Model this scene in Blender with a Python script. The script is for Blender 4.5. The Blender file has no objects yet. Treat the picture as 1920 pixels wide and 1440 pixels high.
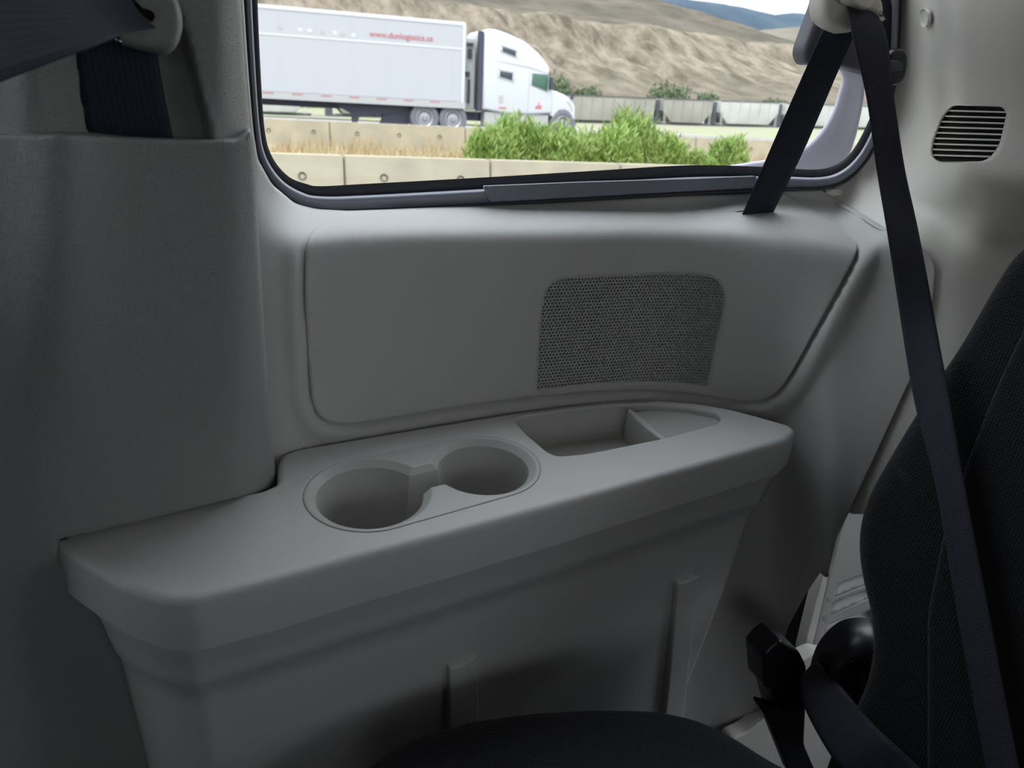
import bpy, bmesh, math, random
import numpy as np
from mathutils import Vector, noise, geometry
from math import sin, cos, tan, radians, pi, sqrt, atan2
random.seed(7); rng = np.random.default_rng(7)
scn = bpy.context.scene
col = scn.collection

# ---------------------------------------------------------------- camera, sky, sun, exposure
CZ = 1.45
psi, th, al = radians(20), radians(20), radians(3.15)
FW = np.array([sin(psi)*cos(th), cos(psi)*cos(th), -sin(th)])
r0 = np.array([cos(psi), -sin(psi), 0.]); u0 = np.cross(r0, FW)
RT = r0*cos(al)+u0*sin(al); UP = u0*cos(al)-r0*sin(al)
C0 = np.array([0., 0., CZ])
cam_d = bpy.data.cameras.new('camera'); cam = bpy.data.objects.new('camera', cam_d); col.objects.link(cam)
from mathutils import Matrix
cam.matrix_world = Matrix(((RT[0], UP[0], -FW[0], 0), (RT[1], UP[1], -FW[1], 0), (RT[2], UP[2], -FW[2], CZ), (0, 0, 0, 1)))
cam_d.sensor_width = 36; cam_d.lens = 27; cam_d.clip_start = .02; cam_d.clip_end = 9000
cam_d.dof.use_dof = True; cam_d.dof.focus_distance = .68; cam_d.dof.aperture_fstop = 13
scn.camera = cam

w = bpy.data.worlds.new('sky'); scn.world = w; w.use_nodes = True
nt = w.node_tree; nt.nodes.clear()
N = nt.nodes.new; L = nt.links.new
out = N('ShaderNodeOutputWorld'); bg = N('ShaderNodeBackground'); L(bg.outputs[0], out.inputs[0])
tc = N('ShaderNodeTexCoord'); sep = N('ShaderNodeSeparateXYZ'); L(tc.outputs['Generated'], sep.inputs[0])
rp = N('ShaderNodeValToRGB'); L(sep.outputs[2], rp.inputs[0])
rp.color_ramp.elements[0].position = 0.0; rp.color_ramp.elements[0].color = (.80, .86, .93, 1)
rp.color_ramp.elements[1].position = .7; rp.color_ramp.elements[1].color = (.66, .76, .94, 1)
nz = N('ShaderNodeTexNoise'); nz.inputs['Scale'].default_value = 3.2; nz.inputs['Detail'].default_value = 6
mp = N('ShaderNodeMapping'); mp.inputs['Scale'].default_value = (1, 1, 3); L(tc.outputs['Generated'], mp.inputs[0]); L(mp.outputs[0], nz.inputs[0])
cr = N('ShaderNodeValToRGB'); cr.color_ramp.elements[0].position = .38; cr.color_ramp.elements[1].position = .6; L(nz.outputs[0], cr.inputs[0])
mx = N('ShaderNodeMix'); mx.data_type = 'RGBA'; L(cr.outputs[0], mx.inputs[0]); L(rp.outputs[0], mx.inputs[6]); mx.inputs[7].default_value = (.95, .97, 1, 1)
L(mx.outputs[2], bg.inputs[0])
# overcast luminance law: the zenith is about three times as bright as the horizon
mr = N('ShaderNodeMapRange'); mr.inputs[1].default_value = 0; mr.inputs[2].default_value = 1; mr.inputs[3].default_value = .85; mr.inputs[4].default_value = 3.4
L(sep.outputs[2], mr.inputs[0]); L(mr.outputs[0], bg.inputs[1])

sd = bpy.data.lights.new('sun', 'SUN'); sd.energy = .8; sd.angle = radians(2.5); sd.color = (1, .95, .87)
sun = bpy.data.objects.new('sun', sd); col.objects.link(sun)
sun.rotation_euler = Vector((-.35, -.62, .95)).to_track_quat('Z', 'Y').to_euler()

def portal(loc, rot, sx, sy):
    d = bpy.data.lights.new('window_portal', 'AREA'); d.shape = 'RECTANGLE'; d.size = sx; d.size_y = sy
    d.cycles.is_portal = True
    o = bpy.data.objects.new('window_portal', d); o.location = loc; o.rotation_euler = rot; col.objects.link(o)
vs = scn.view_settings
scn.display_settings.display_device = 'sRGB'
vs.view_transform = 'Standard'; vs.look = 'None'; vs.exposure = 0.65; vs.gamma = 1; vs.use_curve_mapping = False
scn.cycles.use_denoising = True
scn.cycles.max_bounces = 10; scn.cycles.diffuse_bounces = 6; scn.cycles.transparent_max_bounces = 12
scn.cycles.sample_clamp_indirect = 4

# ---------------------------------------------------------------- materials
def srgb(h):
    return tuple(((c/12.92) if c <= .04045 else ((c+.055)/1.055)**2.4) for c in [x/255 for x in h])
def mat(name, rgb, rough=.6, spec=.4, metal=0, bump=None, var=None, var2=None, coord='Object', coat=0, sheen=0):
    """bump=(kind, scale, strength, distance); var=(rgb2, scale, lo, hi)"""
    m = bpy.data.materials.new(name); m.use_nodes = True
    t = m.node_tree; b = t.nodes['Principled BSDF']
    b.inputs['Base Color'].default_value = (*rgb, 1); b.inputs['Roughness'].default_value = rough
    b.inputs['Specular IOR Level'].default_value = spec; b.inputs['Metallic'].default_value = metal
    b.inputs['Coat Weight'].default_value = coat
    if sheen: b.inputs['Sheen Weight'].default_value = sheen
    c = t.nodes.new('ShaderNodeTexCoord')
    if var:
        n = t.nodes.new('ShaderNodeTexNoise'); n.inputs['Scale'].default_value = var[1]; n.inputs['Detail'].default_value = 5
        t.links.new(c.outputs[coord], n.inputs['Vector'])
        r = t.nodes.new('ShaderNodeValToRGB'); r.color_ramp.elements[0].position = var[2]; r.color_ramp.elements[1].position = var[3]
        r.color_ramp.elements[0].color = (*rgb, 1); r.color_ramp.elements[1].color = (*var[0], 1)
        t.links.new(n.outputs[0], r.inputs[0]); src = r.outputs[0]
        if var2:
            n2 = t.nodes.new('ShaderNodeTexNoise'); n2.inputs['Scale'].default_value = var2[1]; n2.inputs['Detail'].default_value = 6
            t.links.new(c.outputs[coord], n2.inputs['Vector'])
            r2 = t.nodes.new('ShaderNodeMapRange'); r2.inputs[1].default_value = var2[2]; r2.inputs[2].default_value = var2[3]
            t.links.new(n2.outputs[0], r2.inputs[0])
            x = t.nodes.new('ShaderNodeMix'); x.data_type = 'RGBA'; t.links.new(r2.outputs[0], x.inputs[0]); t.links.new(src, x.inputs[6])
            x.inputs[7].default_value = (*var2[0], 1); src = x.outputs[2]
        t.links.new(src, b.inputs['Base Color'])
    if bump:
        kind, sc_, st, di = bump
        if kind == 'grain':
            n = t.nodes.new('ShaderNodeTexVoronoi'); n.feature = 'DISTANCE_TO_EDGE'; n.inputs['Scale'].default_value = sc_
            k = t.nodes.new('ShaderNodeTexNoise'); k.inputs['Scale'].default_value = sc_*.8
            t.links.new(c.outputs[coord], k.inputs['Vector'])
            a = t.nodes.new('ShaderNodeMix'); a.data_type = 'VECTOR'; a.inputs[0].default_value = .004
            t.links.new(c.outputs[coord], a.inputs[4]); t.links.new(k.outputs['Color'], a.inputs[5]); t.links.new(a.outputs[1], n.inputs['Vector'])
            o = n.outputs['Distance']
        elif kind == 'knit':
            n = t.nodes.new('ShaderNodeTexVoronoi'); n.inputs['Scale'].default_value = sc_; n.inputs['Randomness'].default_value = .25
            t.links.new(c.outputs[coord], n.inputs['Vector']); o = n.outputs['Distance']
        else:
            n = t.nodes.new('ShaderNodeTexNoise'); n.inputs['Scale'].default_value = sc_; n.inputs['Detail'].default_value = 4
            t.links.new(c.outputs[coord], n.inputs['Vector']); o = n.outputs[0]
        bp = t.nodes.new('ShaderNodeBump'); bp.inputs['Strength'].default_value = st; bp.inputs['Distance'].default_value = di
        t.links.new(o, bp.inputs['Height']); t.links.new(bp.outputs[0], b.inputs['Normal'])
    return m
def webmat(name, rgb, rgb2, rough=.75):
    m = bpy.data.materials.new(name); m.use_nodes = True
    t = m.node_tree; b = t.nodes['Principled BSDF']; b.inputs['Roughness'].default_value = rough; b.inputs['Specular IOR Level'].default_value = .3
    c = t.nodes.new('ShaderNodeTexCoord'); s = t.nodes.new('ShaderNodeSeparateXYZ'); t.links.new(c.outputs['UV'], s.inputs[0])
    def mth(op, a, bb=None):
        n = t.nodes.new('ShaderNodeMath'); n.operation = op
        for i, v in enumerate((a, bb)):
            if v is None: continue
            if isinstance(v, (int, float)): n.inputs[i].default_value = v
            else: t.links.new(v, n.inputs[i])
        return n.outputs[0]
    rows = mth('SINE', mth('ADD', mth('MULTIPLY', s.outputs[1], 5200.), mth('MULTIPLY', mth('PINGPONG', mth('MULTIPLY', s.outputs[0], 12.), 1.), 3.)))
    cols = mth('SINE', mth('MULTIPLY', s.outputs[0], 2*pi*14))
    h = mth('ADD', rows, mth('MULTIPLY', cols, .45))
    bp = t.nodes.new('ShaderNodeBump'); bp.inputs['Strength'].default_value = .6; bp.inputs['Distance'].default_value = .00022
    t.links.new(h, bp.inputs['Height']); t.links.new(bp.outputs[0], b.inputs['Normal'])
    f = t.nodes.new('ShaderNodeMapRange'); f.inputs[1].default_value = -1.3; f.inputs[2].default_value = 1.5; t.links.new(h, f.inputs[0])
    x = t.nodes.new('ShaderNodeMix'); x.data_type = 'RGBA'; t.links.new(f.outputs[0], x.inputs[0])
    x.inputs[6].default_value = (*rgb, 1); x.inputs[7].default_value = (*rgb2, 1); t.links.new(x.outputs[2], b.inputs['Base Color'])
    return m
def glassmat(name, tint, refl=.06):
    m = bpy.data.materials.new(name); m.use_nodes = True
    t = m.node_tree; t.nodes.clear()
    o = t.nodes.new('ShaderNodeOutputMaterial'); tr = t.nodes.new('ShaderNodeBsdfTransparent'); g = t.nodes.new('ShaderNodeBsdfGlossy')
    tr.inputs[0].default_value = (*tint, 1); g.inputs['Roughness'].default_value = .03
    x = t.nodes.new('ShaderNodeMixShader'); x.inputs[0].default_value = refl
    t.links.new(tr.outputs[0], x.inputs[1]); t.links.new(g.outputs[0], x.inputs[2]); t.links.new(x.outputs[0], o.inputs[0])
    return m
M = {}
M['trim'] = mat('grained_grey_plastic', (.54, .525, .507), .48, .4, bump=('grain', 900, .35, .0006))
M['smooth'] = mat('smooth_grey_plastic', (.52, .515, .50), .45, .4, bump=('noise', 700, .12, .0004))
M['pillar'] = mat('coarse_grained_grey_plastic', (.38, .375, .36), .42, .45, bump=('grain', 850, .9, .0012))
M['insert'] = mat('satin_grey_plastic', (.47, .46, .44), .35, .45)
M['beige'] = mat('warm_beige_plastic', (.60, .57, .50), .4, .45, bump=('noise', 600, .1, .0004))
M['rear'] = mat('warm_grey_plastic', (.74, .715, .66), .45, .4, bump=('grain', 900, .3, .0006))
M['rubber'] = mat('black_rubber', (.045, .048, .06), .45, .5, bump=('noise', 500, .1, .0005))
M['gasket'] = mat('slate_rubber_trim', (.25, .255, .31), .42, .5, bump=('noise', 900, .1, .0004))
M['frit'] = mat('black_glass_border', (.06, .06, .07), .5, .4)
M['lilac'] = mat('lilac_grey_pillar_cover', (.62, .58, .68), .5, .3, bump=('noise', 60, .1, .001))
M['latch'] = mat('dark_lilac_plastic', (.085, .08, .10), .4, .4)
M['black'] = mat('black_plastic', (.012, .012, .016), .32, .5)
M['void'] = mat('matt_black_backing', (.01, .01, .01), .9, .1)
M['web'] = webmat('navy_belt_webbing', (.018, .022, .036), (.036, .042, .062))
M['web2'] = webmat('charcoal_belt_webbing', (.018, .018, .026), (.045, .045, .065))
M['fabric'] = mat('black_knit_fabric', (.006, .006, .008), .85, .25, bump=('knit', 420, .8, .0012), sheen=.1)
M['shell'] = mat('pale_headliner', (.27, .265, .25), .9, .1)
M['carpet'] = mat('dark_carpet', (.03, .03, .032), .95, .1, bump=('noise', 400, .5, .003))
M['glass'] = glassmat('window_glass', (.93, .96, .94), .035)
M['metal'] = mat('bright_pin', (.7, .7, .72), .25, .5, 1)

# ---------------------------------------------------------------- helpers
def ray(px, py):
    px = np.asarray(px, float); py = np.asarray(py, float)
    return ((px-960)/1440)[..., None]*RT + ((720-py)/1440)[..., None]*UP + FW
def on_y(fn):
    """map picture coordinates of the survey photo to a wall surface with given lateral distance fn(px,py)"""
    def m(p):
        p = np.asarray(p, float); d = ray(p[:, 0], p[:, 1]); y = fn(p[:, 0], p[:, 1])
        return C0 + d*(y/d[:, 1])[:, None]
    return m
def on_plane(n, c):
    n = np.array(n, float)
    def m(p):
        p = np.asarray(p, float); d = ray(p[:, 0], p[:, 1]); t = (c-n@C0)/(d@n)
        return C0 + d*t[:, None]
    return m
def pt(m, x, y): return m([(x, y)])[0]
def link(name, me, material, parent=None, smooth=True):
    o = bpy.data.objects.new(name, me); col.objects.link(o)
    if material: me.materials.append(material)
    if smooth and me.polygons: me.polygons.foreach_set('use_smooth', [True]*len(me.polygons))
    if parent: o.parent = parent
    return o
def mesh(name, vs_, fs, material, parent=None, smooth=True, recalc=True, auto=None):
    me = bpy.data.meshes.new(name); me.from_pydata([tuple(map(float, v)) for v in vs_], [], [tuple(map(int, f)) for f in fs]); me.update()
    if recalc:
        b = bmesh.new(); b.from_mesh(me); bmesh.ops.recalc_face_normals(b, faces=b.faces)
        # face the cabin
        s = 0
        for f in b.faces: s += f.normal.dot(Vector(C0)-f.calc_center_median())*f.calc_area()
        if s < 0 and any(e.is_boundary for e in b.edges): bmesh.ops.reverse_faces(b, faces=b.faces)
        b.to_mesh(me); b.free()
    o = link(name, me, material, parent, smooth)
    if auto is not None:
        me.shade_smooth() if hasattr(me, 'shade_smooth') else None
        try: me.set_sharp_from_angle(angle=radians(auto))
        except Exception: pass
    return o
def tag(o, label=None, cat=None, group=None, kind=None):
    for k, v in (('label', label), ('category', cat), ('group', group), ('kind', kind)):
        if v: o[k] = v
    return o
def empty(name, loc, label=None, cat=None, group=None, kind=None):
    o = bpy.data.objects.new(name, None); o.empty_display_size = .05; col.objects.link(o); o.location = [float(a) for a in loc]
    return tag(o, label, cat, group, kind)
def adopt(root, *kids):
    for k in kids:
        k.parent = root; k.matrix_parent_inverse = Matrix.Translation(-root.location)
    return root
def rnd(pts, r=18, closed=True, sp=7.):
    """outline with rounded corners, resampled; points (x,y[,r])"""
    P_ = [np.array(p[:2], float) for p in pts]; rr = [(p[2] if len(p) > 2 else r) for p in pts]
    n = len(P_); outp = []
    for i in range(n):
        if not closed and i in (0, n-1): outp.append(P_[i]); continue
        a, b, c = P_[i-1], P_[i], P_[(i+1) % n]
        la, lc = np.linalg.norm(a-b), np.linalg.norm(c-b); q = min(rr[i], la*.5, lc*.5)
        if q < .05: outp.append(b); continue
        s, e = b+(a-b)/la*q, b+(c-b)/lc*q
        for t in np.linspace(0, 1, 7): outp.append((1-t)**2*s+2*t*(1-t)*b+t*t*e)
    if closed: outp.append(outp[0])
    outp = np.array(outp); seg = np.linalg.norm(np.diff(outp, axis=0), axis=1); cum = np.r_[0, np.cumsum(seg)]
    k = max(8, int(cum[-1]/sp)); u = np.linspace(0, cum[-1], k+1)
    q = np.c_[np.interp(u, cum, outp[:, 0]), np.interp(u, cum, outp[:, 1])]
    return q[:-1] if closed else q
def area2(p): return np.sum(p[:, 0]*np.roll(p[:, 1], -1)-np.roll(p[:, 0], -1)*p[:, 1])
def inset(p, d):
    """move a closed loop inwards by d"""
    t = np.roll(p, -1, 0)-np.roll(p, 1, 0); t /= np.linalg.norm(t, axis=1)[:, None]+1e-9
    nrm = np.c_[-t[:, 1], t[:, 0]]
    if area2(p) < 0: nrm = -nrm
    return p+nrm*d
def inside(q, poly):
    x, y = q[:, 0], q[:, 1]; r = np.zeros(len(q), bool); a = poly; b = np.roll(poly, -1, 0)
    for (x1, y1), (x2, y2) in zip(a, b):
        c = ((y1 > y) != (y2 > y)); r ^= c & (x < (x2-x1)*(y-y1)/((y2-y1)+1e-12)+x1)
    return r
def dist_poly(q, poly):
    a = poly; b = np.roll(poly, -1, 0); best = np.full(len(q), 1e9)
    for p1, p2 in zip(a, b):
        d = p2-p1; l2 = d@d+1e-12; t = np.clip(((q-p1)@d)/l2, 0, 1)
        best = np.minimum(best, np.linalg.norm(q-(p1+t[:, None]*d), axis=1))
    return best
def sheet(name, outer, m, material, parent=None, T=.01, rp=6, r=.003, holes=(), step=14, push=(0, 1, 0), hole_prof=None, auto=None, skirt=True):
    """a moulded panel: outline in survey coordinates laid on surface m, edge rolled over radius r (rp in outline units), skirt T deep.
       T may be a function of outline points. holes: loops; hole_prof: list of (inset, drop) rings."""
    push = np.array(push, float); V = []; Fc = []
    def addloop(lp, off):
        base = len(V); w3 = m(lp); off = np.asarray(off, float)
        w3 = w3 + (off[:, None] if off.ndim else off)*push
        V.extend(w3); return list(range(base, base+len(lp)))
    def band(a, b):
        n = len(a)
        for i in range(n): Fc.append((a[i], a[(i+1) % n], b[(i+1) % n], b[i]))
    rings = []
    if skirt:
        Tv = T(outer) if callable(T) else np.full(len(outer), T)
        rings.append(addloop(outer, Tv))
        if callable(T) or T > 3*r: rings.append(addloop(outer, np.full(len(outer), r+.0) + (Tv-r)*.5))
    K = 4
    last = outer
    for k in range(K+1):
        ph = k/K*pi/2; last = inset(outer, rp*(1-cos(ph))) if rp > 0 else outer
        rings.append(addloop(last, np.full(len(outer), r*(1-sin(ph)))))
        if rp <= 0: break
    if rp > 0 and len(rings) > K:
        last = inset(outer, rp*1.35); rings.append(addloop(last, np.zeros(len(outer))))
    for a, b in zip(rings, rings[1:]): band(a, b)
    cdt_pts = [tuple(p) for p in last]; cdt_ids = list(rings[-1]); edges = [(i, (i+1) % len(last)) for i in range(len(last))]
    hloops = []
    for hi, h in enumerate(holes):
        prof = hole_prof[hi] if hole_prof else [(0, 0), (2, .001), (2, .01)]
        hr = []
        for ins, dr in prof: hr.append(addloop(inset(h, ins) if ins else h, np.full(len(h), dr)))
        for a, b in zip(hr, hr[1:]): band(a, b)
        h0 = h; h = inset(h, -(.0016 if abs(h).max() < 5 else 2.2)); sr = addloop(h, np.zeros(len(h))); band(sr, hr[0]); hr = [sr]+hr
        o = len(cdt_pts); cdt_pts += [tuple(p) for p in h]; cdt_ids += hr[0]; edges += [(o+i, o+(i+1) % len(h)) for i in range(len(h))]
        hloops.append(h)
    x0, y0 = last.min(0); x1, y1 = last.max(0)
    gx, gy = np.meshgrid(np.arange(x0, x1, step), np.arange(y0, y1, step)); g = np.c_[gx.ravel()+.13, gy.ravel()+.17]
    if len(g):
        ok = inside(g, last) & (dist_poly(g, last) > step*.5)
        for h in hloops: ok &= ~inside(g, h) & (dist_poly(g, h) > step*.5)
        g = g[ok]
        if len(g):
            o = len(V); V.extend(m(g)); cdt_pts += [tuple(p) for p in g]; cdt_ids += list(range(o, o+len(g)))
    vo, eo, fo, ov, oe, of = geometry.delaunay_2d_cdt([Vector(p) for p in cdt_pts], edges, [], 0, 1e-5)
    idm = []
    for i, v in enumerate(vo):
        if ov[i]: idm.append(cdt_ids[ov[i][0]])
        else:
            V.extend(m([(v.x, v.y)])); idm.append(len(V)-1)
    vo = np.array([(v.x, v.y) for v in vo]); fa = np.array([f[:3] for f in fo]); cen = vo[fa].mean(1)
    ok = inside(cen, last)
    for h in hloops: ok &= ~inside(cen, h)
    for f, k in zip(fo, ok):
        if k: Fc.append(tuple(idm[i] for i in f))
    Fc = [f for f in Fc if len(set(f)) == len(f)]
    return mesh(name, V, Fc, material, parent, auto=auto)
def ribbon(name, stations, material, parent=None, th_=.0012, sub=10, curve=0.0):
    """stations: (Lpoint3, Rpoint3); catmull-rom along"""
    Ls = np.array([s[0] for s in stations]); Rs = np.array([s[1] for s in stations])
    def cr_(P_):
        P_ = np.vstack([2*P_[0]-P_[1], P_, 2*P_[-1]-P_[-2]]); o = []
        for i in range(1, len(P_)-2):
            for t in np.linspace(0, 1, sub, endpoint=False):
                a, b, c, d = P_[i-1:i+3]
                o.append(.5*((2*b)+(-a+c)*t+(2*a-5*b+4*c-d)*t*t+(-a+3*b-3*c+d)*t**3))
        o.append(P_[-2]); return np.array(o)
    Ls, Rs = cr_(Ls), cr_(Rs); n = len(Ls); Wd = 8
    V, Fc, UVs = [], [], []
    mid = (Ls+Rs)/2; ln = np.r_[0, np.cumsum(np.linalg.norm(np.diff(mid, axis=0), axis=1))]
    tan_ = np.gradient(mid, axis=0); nr = np.cross(Rs-Ls, tan_); nr /= np.linalg.norm(nr, axis=1)[:, None]
    for side in (0, 1):
        for i in range(n):
            for k in range(Wd+1):
                t = k/Wd; e = 1-.55*(abs(2*t-1)**6)
                p = Ls[i]*(1-t)+Rs[i]*t + nr[i]*(curve*(1-(2*t-1)**2)) + nr[i]*th_*e*(.5-side)
                V.append(p); UVs.append((t, ln[i]))
    o1 = n*(Wd+1)
    for i in range(n-1):
        for k in range(Wd):
            a = i*(Wd+1)+k; Fc.append((a, a+1, a+Wd+2, a+Wd+1)); Fc.append((o1+a, o1+a+Wd+1, o1+a+Wd+2, o1+a+1))
        a = i*(Wd+1); Fc.append((a, a+Wd+1, o1+a+Wd+1, o1+a)); a += Wd; Fc.append((a, o1+a, o1+a+Wd+1, a+Wd+1))
    o = mesh(name, V, Fc, material, parent)
    uv = o.data.uv_layers.new(name='UVMap')
    for lp in o.data.loops: uv.data[lp.index].uv = UVs[lp.vertex_index]
    return o
def boxv(x0, x1, y0, y1, z0, z1):
    v = [(x, y, z) for x in (x0, x1) for y in (y0, y1) for z in (z0, z1)]
    f = [(0, 1, 3, 2), (4, 6, 7, 5), (0, 4, 5, 1), (2, 3, 7, 6), (0, 2, 6, 4), (1, 5, 7, 3)]
    return v, f
def box(name, a, material, parent=None, bev=0, smooth=False):
    v, f = boxv(*a); o = mesh(name, v, f, material, parent, smooth=smooth)
    if bev:
        b = bmesh.new(); b.from_mesh(o.data); bmesh.ops.bevel(b, geom=list(b.edges), offset=bev, segments=3, affect='EDGES', profile=.5); b.to_mesh(o.data); b.free()
    return o
def extrude_profile(name, prof, y0, y1, material, parent=None, bev=0, seg=3):
    """prof: (x,z) polygon extruded in y"""
    n = len(prof); v = [(x, y0, z) for x, z in prof]+[(x, y1, z) for x, z in prof]
    f = [tuple(range(n)), tuple(range(2*n-1, n-1, -1))]+[(i, (i+1) % n, n+(i+1) % n, n+i) for i in range(n)]
    o = mesh(name, v, f, material, parent, smooth=False)
    if bev:
        b = bmesh.new(); b.from_mesh(o.data); es = [e for e in b.edges if abs(e.verts[0].co.y-e.verts[1].co.y) < 1e-6]
        bmesh.ops.bevel(b, geom=es, offset=bev, segments=seg, affect='EDGES', profile=.5); b.to_mesh(o.data); b.free()
        o.data.shade_smooth(); o.data.set_sharp_from_angle(angle=radians(35))
    return o
def lathe(name, prof, centre, material, parent=None, n=28):
    """prof (radius, y offset) around a y axis"""
    V, Fc = [], []; k = len(prof)
    for i in range(n):
        a = 2*pi*i/n
        for r_, y_ in prof: V.append((centre[0]+r_*cos(a), centre[1]+y_, centre[2]+r_*sin(a)))
    for i in range(n):
        for j in range(k-1): Fc.append((i*k+j, i*k+j+1, ((i+1) % n)*k+j+1, ((i+1) % n)*k+j))
    o = mesh(name, V, Fc, material, parent); o.data.set_sharp_from_angle(angle=radians(40)); return o
def ip(x, tab):
    a = np.array(tab, float); return np.interp(x, a[:, 0], a[:, 1])
def sm(t): t = np.clip(t, 0, 1); return t*t*(3-2*t)

# ---------------------------------------------------------------- surfaces of the cabin
A_TAB = [(300, .59), (480, .612), (560, .628), (700, .644), (960, .660), (1200, .668), (1290, .664), (1380, .646), (1450, .624), (1520, .602), (1600, .580), (1700, .542), (1800, .505), (1960, .465), (2200, .42)]
FOLD = [(400, 455), (580, 446), (640, 440), (800, 434), (1000, 432), (1200, 428), (1400, 434), (1500, 446), (1560, 455), (1620, 462), (1700, 470)]
def smoothtab(px, tab, w_=45):
    return sum(ip(px+k*w_/2, tab)*c for k, c in ((-2, .1), (-1, .23), (0, .34), (1, .23), (2, .1)))
def yface(px, py):
    return smoothtab(px, A_TAB) + (800-py)*.00004
def yledge(px, py, amt=.07):
    t = (smoothtab(px, FOLD)-py)/58.
    sp = np.log1p(np.exp(np.clip(t*5.5, -30, 30)))/5.5
    return np.minimum(sp, 1.5)*amt
panel_pts = [(632, 401, 5), (583, 436, 14), (573, 466), (572, 560), (579, 690), (586, 762, 20), (604, 790, 20), (640, 798), (700, 792), (850, 766), (1000, 746), (1100, 737), (1200, 734), (1290, 739), (1370, 752), (1425, 755, 25), (1462, 737, 25), (1490, 695), (1530, 622), (1580, 532), (1607, 480), (1613, 458, 14), (1601, 436, 16), (1540, 402), (1476, 363, 5), (1300, 367), (900, 388)]
panel_loop = rnd(panel_pts)
def ywin(px, py):  # lateral distance of the side glass frame
    return ip(px, [(300, .735), (1380, .735), (1500, .705), (1600, .675), (1700, .655), (1800, .65)])+(py-390)*.00009
GO_R = np.array([(1480, 358), (1545, 355), (1585, 343), (1620, 312), (1646, 270), (1670, 205), (1686, 120), (1692, 0), (1696, -90), (1696, -400), (1480, 358)], float)
def dist_line(q, pl):
    best = np.full(len(q), 1e9)
    for p1, p2 in zip(pl[:-2], pl[1:-1]):
        d = p2-p1; t = np.clip(((q-p1)@d)/(d@d), 0, 1); best = np.minimum(best, np.linalg.norm(q-(p1+t[:, None]*d), axis=1))
    return best
def ycorner(px, py):
    d = dist_line(np.c_[px, py], GO_R); k = 1-np.exp(-(d/105.)**1.3)
    return (ywin(px, py)+.002)*(1-k)+yface(px, py)*k-.055*sm((py-430)/650.)*sm((px-1440)/130.)
def smin(a, b, k=.012):
    h = np.clip(.5+.5*(b-a)/k, 0, 1); return b*(1-h)+a*h-k*h*(1-h)
def ybase(px, py):
    y = yface(px, py)+yledge(px, py)*sm((px-470)/120.)
    k_ = sm((px-1560)/80.)*sm((470-py)/90.); low = yface(px, py)+yledge(px, py)*(1-sm((px-1560)/120.))-.055*sm((py-430)/650.)*sm((px-1440)/130.)
    return smin(np.where(px > 1450, low, y), ywin(px, py)+.005)*(1-k_)+ycorner(px, py)*k_
def ywall(px, py):
    y = ybase(px, py)
    # moulded bead round the speaker panel
    q = np.c_[px, py]; d = dist_poly(q, panel_loop); ins = inside(q, panel_loop)
    s = np.where(ins, 0, d)
    bead = sm(s/9.)*(1-sm((s-26)/16.))
    y = y+(.0045*(1-sm(s/9.))-.005*bead)*sm((py-445)/60.)+.0015
    # lower rear of the trim swells inboard then falls back to the wheel housing
    return y
m_wall = on_y(ywall); 
def ypan(x, y):
    b = yface(x, y)+yledge(x, y)-.055*sm((y-430)/650.)*sm((x-1440)/130.); return smin(b, ywin(x, y)+.003)-.001
m_panel = on_y(ypan)

# shelf plane, tipped 6 degrees towards the cabin
sn = np.array([-tan(radians(.8)), -tan(radians(6)), 1.]); sn /= np.linalg.norm(sn)
d0 = ray(697, 930); sc_pt = C0+.62*d0/np.linalg.norm(d0); scn_c = sn@sc_pt
m_shelf = on_plane(sn, scn_c)
ex = np.array([1, 0, 0.])-sn*sn[0]; ex /= np.linalg.norm(ex); ey = np.cross(sn, ex)
def to_uv(p3): q = p3-sc_pt; return np.c_[q@ex, q@ey]
def m_uv(p): p = np.asarray(p, float); return sc_pt+p[:, :1]*ex+p[:, 1:2]*ey

# ---------------------------------------------------------------- van shell (structure)
GY = .735
def struct(o): o['kind'] = 'structure'; return o
def wallbox(name, a, m=None): return struct(box(name, a, m or M['shell']))
# body side seen through no gap: outer panel under, before and behind the side window
XF, XR, YL, ZF, ZR = -2.6, 1.35, -1.0, .42, 2.06
wallbox('floor', (XF, XR, YL, .84, ZF-.04, ZF), M['carpet'])
wallbox('ceiling', (XF, XR, YL, .82, ZR, ZR+.05))
# right-hand body side (outer skin) below and around the glass
wallbox('wall_right_lower', (XF, XR, .80, .84, ZF, 1.30), M['void'])  # black colour stands in for the shade behind the trim gaps
wallbox('wall_right_front', (XF, -2.4, .78, .82, 1.30, ZR)); wallbox('wall_right_post', (-.30, -.14, .74, .80, 1.30, ZR))
wallbox('wall_right_rear', (1.27, XR, .78, .82, 1.30, ZR))
wallbox('wall_right_header', (XF, XR, .72, .78, 1.97, ZR))
# left-hand side with its windows
wallbox('wall_left_lower', (XF, XR, YL-.05, YL, ZF, 1.35))
wallbox('wall_left_header', (XF, XR, YL-.05, YL, 1.73, ZR))
for i, (a, b) in enumerate([(-2.6, -1.4), (-.95, -.6), (-.1, .25), (.8, 1.35)]): wallbox('wall_left_post', (a, b, YL-.05, YL, 1.35, 1.73))
wallbox('wall_rear_lower', (XR, XR+.05, YL, .84, ZF, 1.22)); wallbox('wall_rear_header', (XR, XR+.05, YL, .84, 1.82, ZR))
wallbox('wall_rear_post', (XR, XR+.05, YL, -.8, 1.22, 1.82)); wallbox('wall_rear_post', (XR, XR+.05, .62, .84, 1.22, 1.82))
wallbox('wall_front_lower', (XF-.05, XF, YL, .84, ZF, 1.22)); wallbox('wall_front_header', (XF-.05, XF, YL, .84, 1.92, ZR))
portal((-.3, YL-.06, 1.54), (radians(90), 0, 0), 2.3, .46)
portal((XR+.06, -.1, 1.52), (radians(90), 0, radians(90)), 1.4, .6)
portal((XF-.06, -.1, 1.57), (radians(90), 0, radians(-90)), 1.8, .72)
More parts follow.
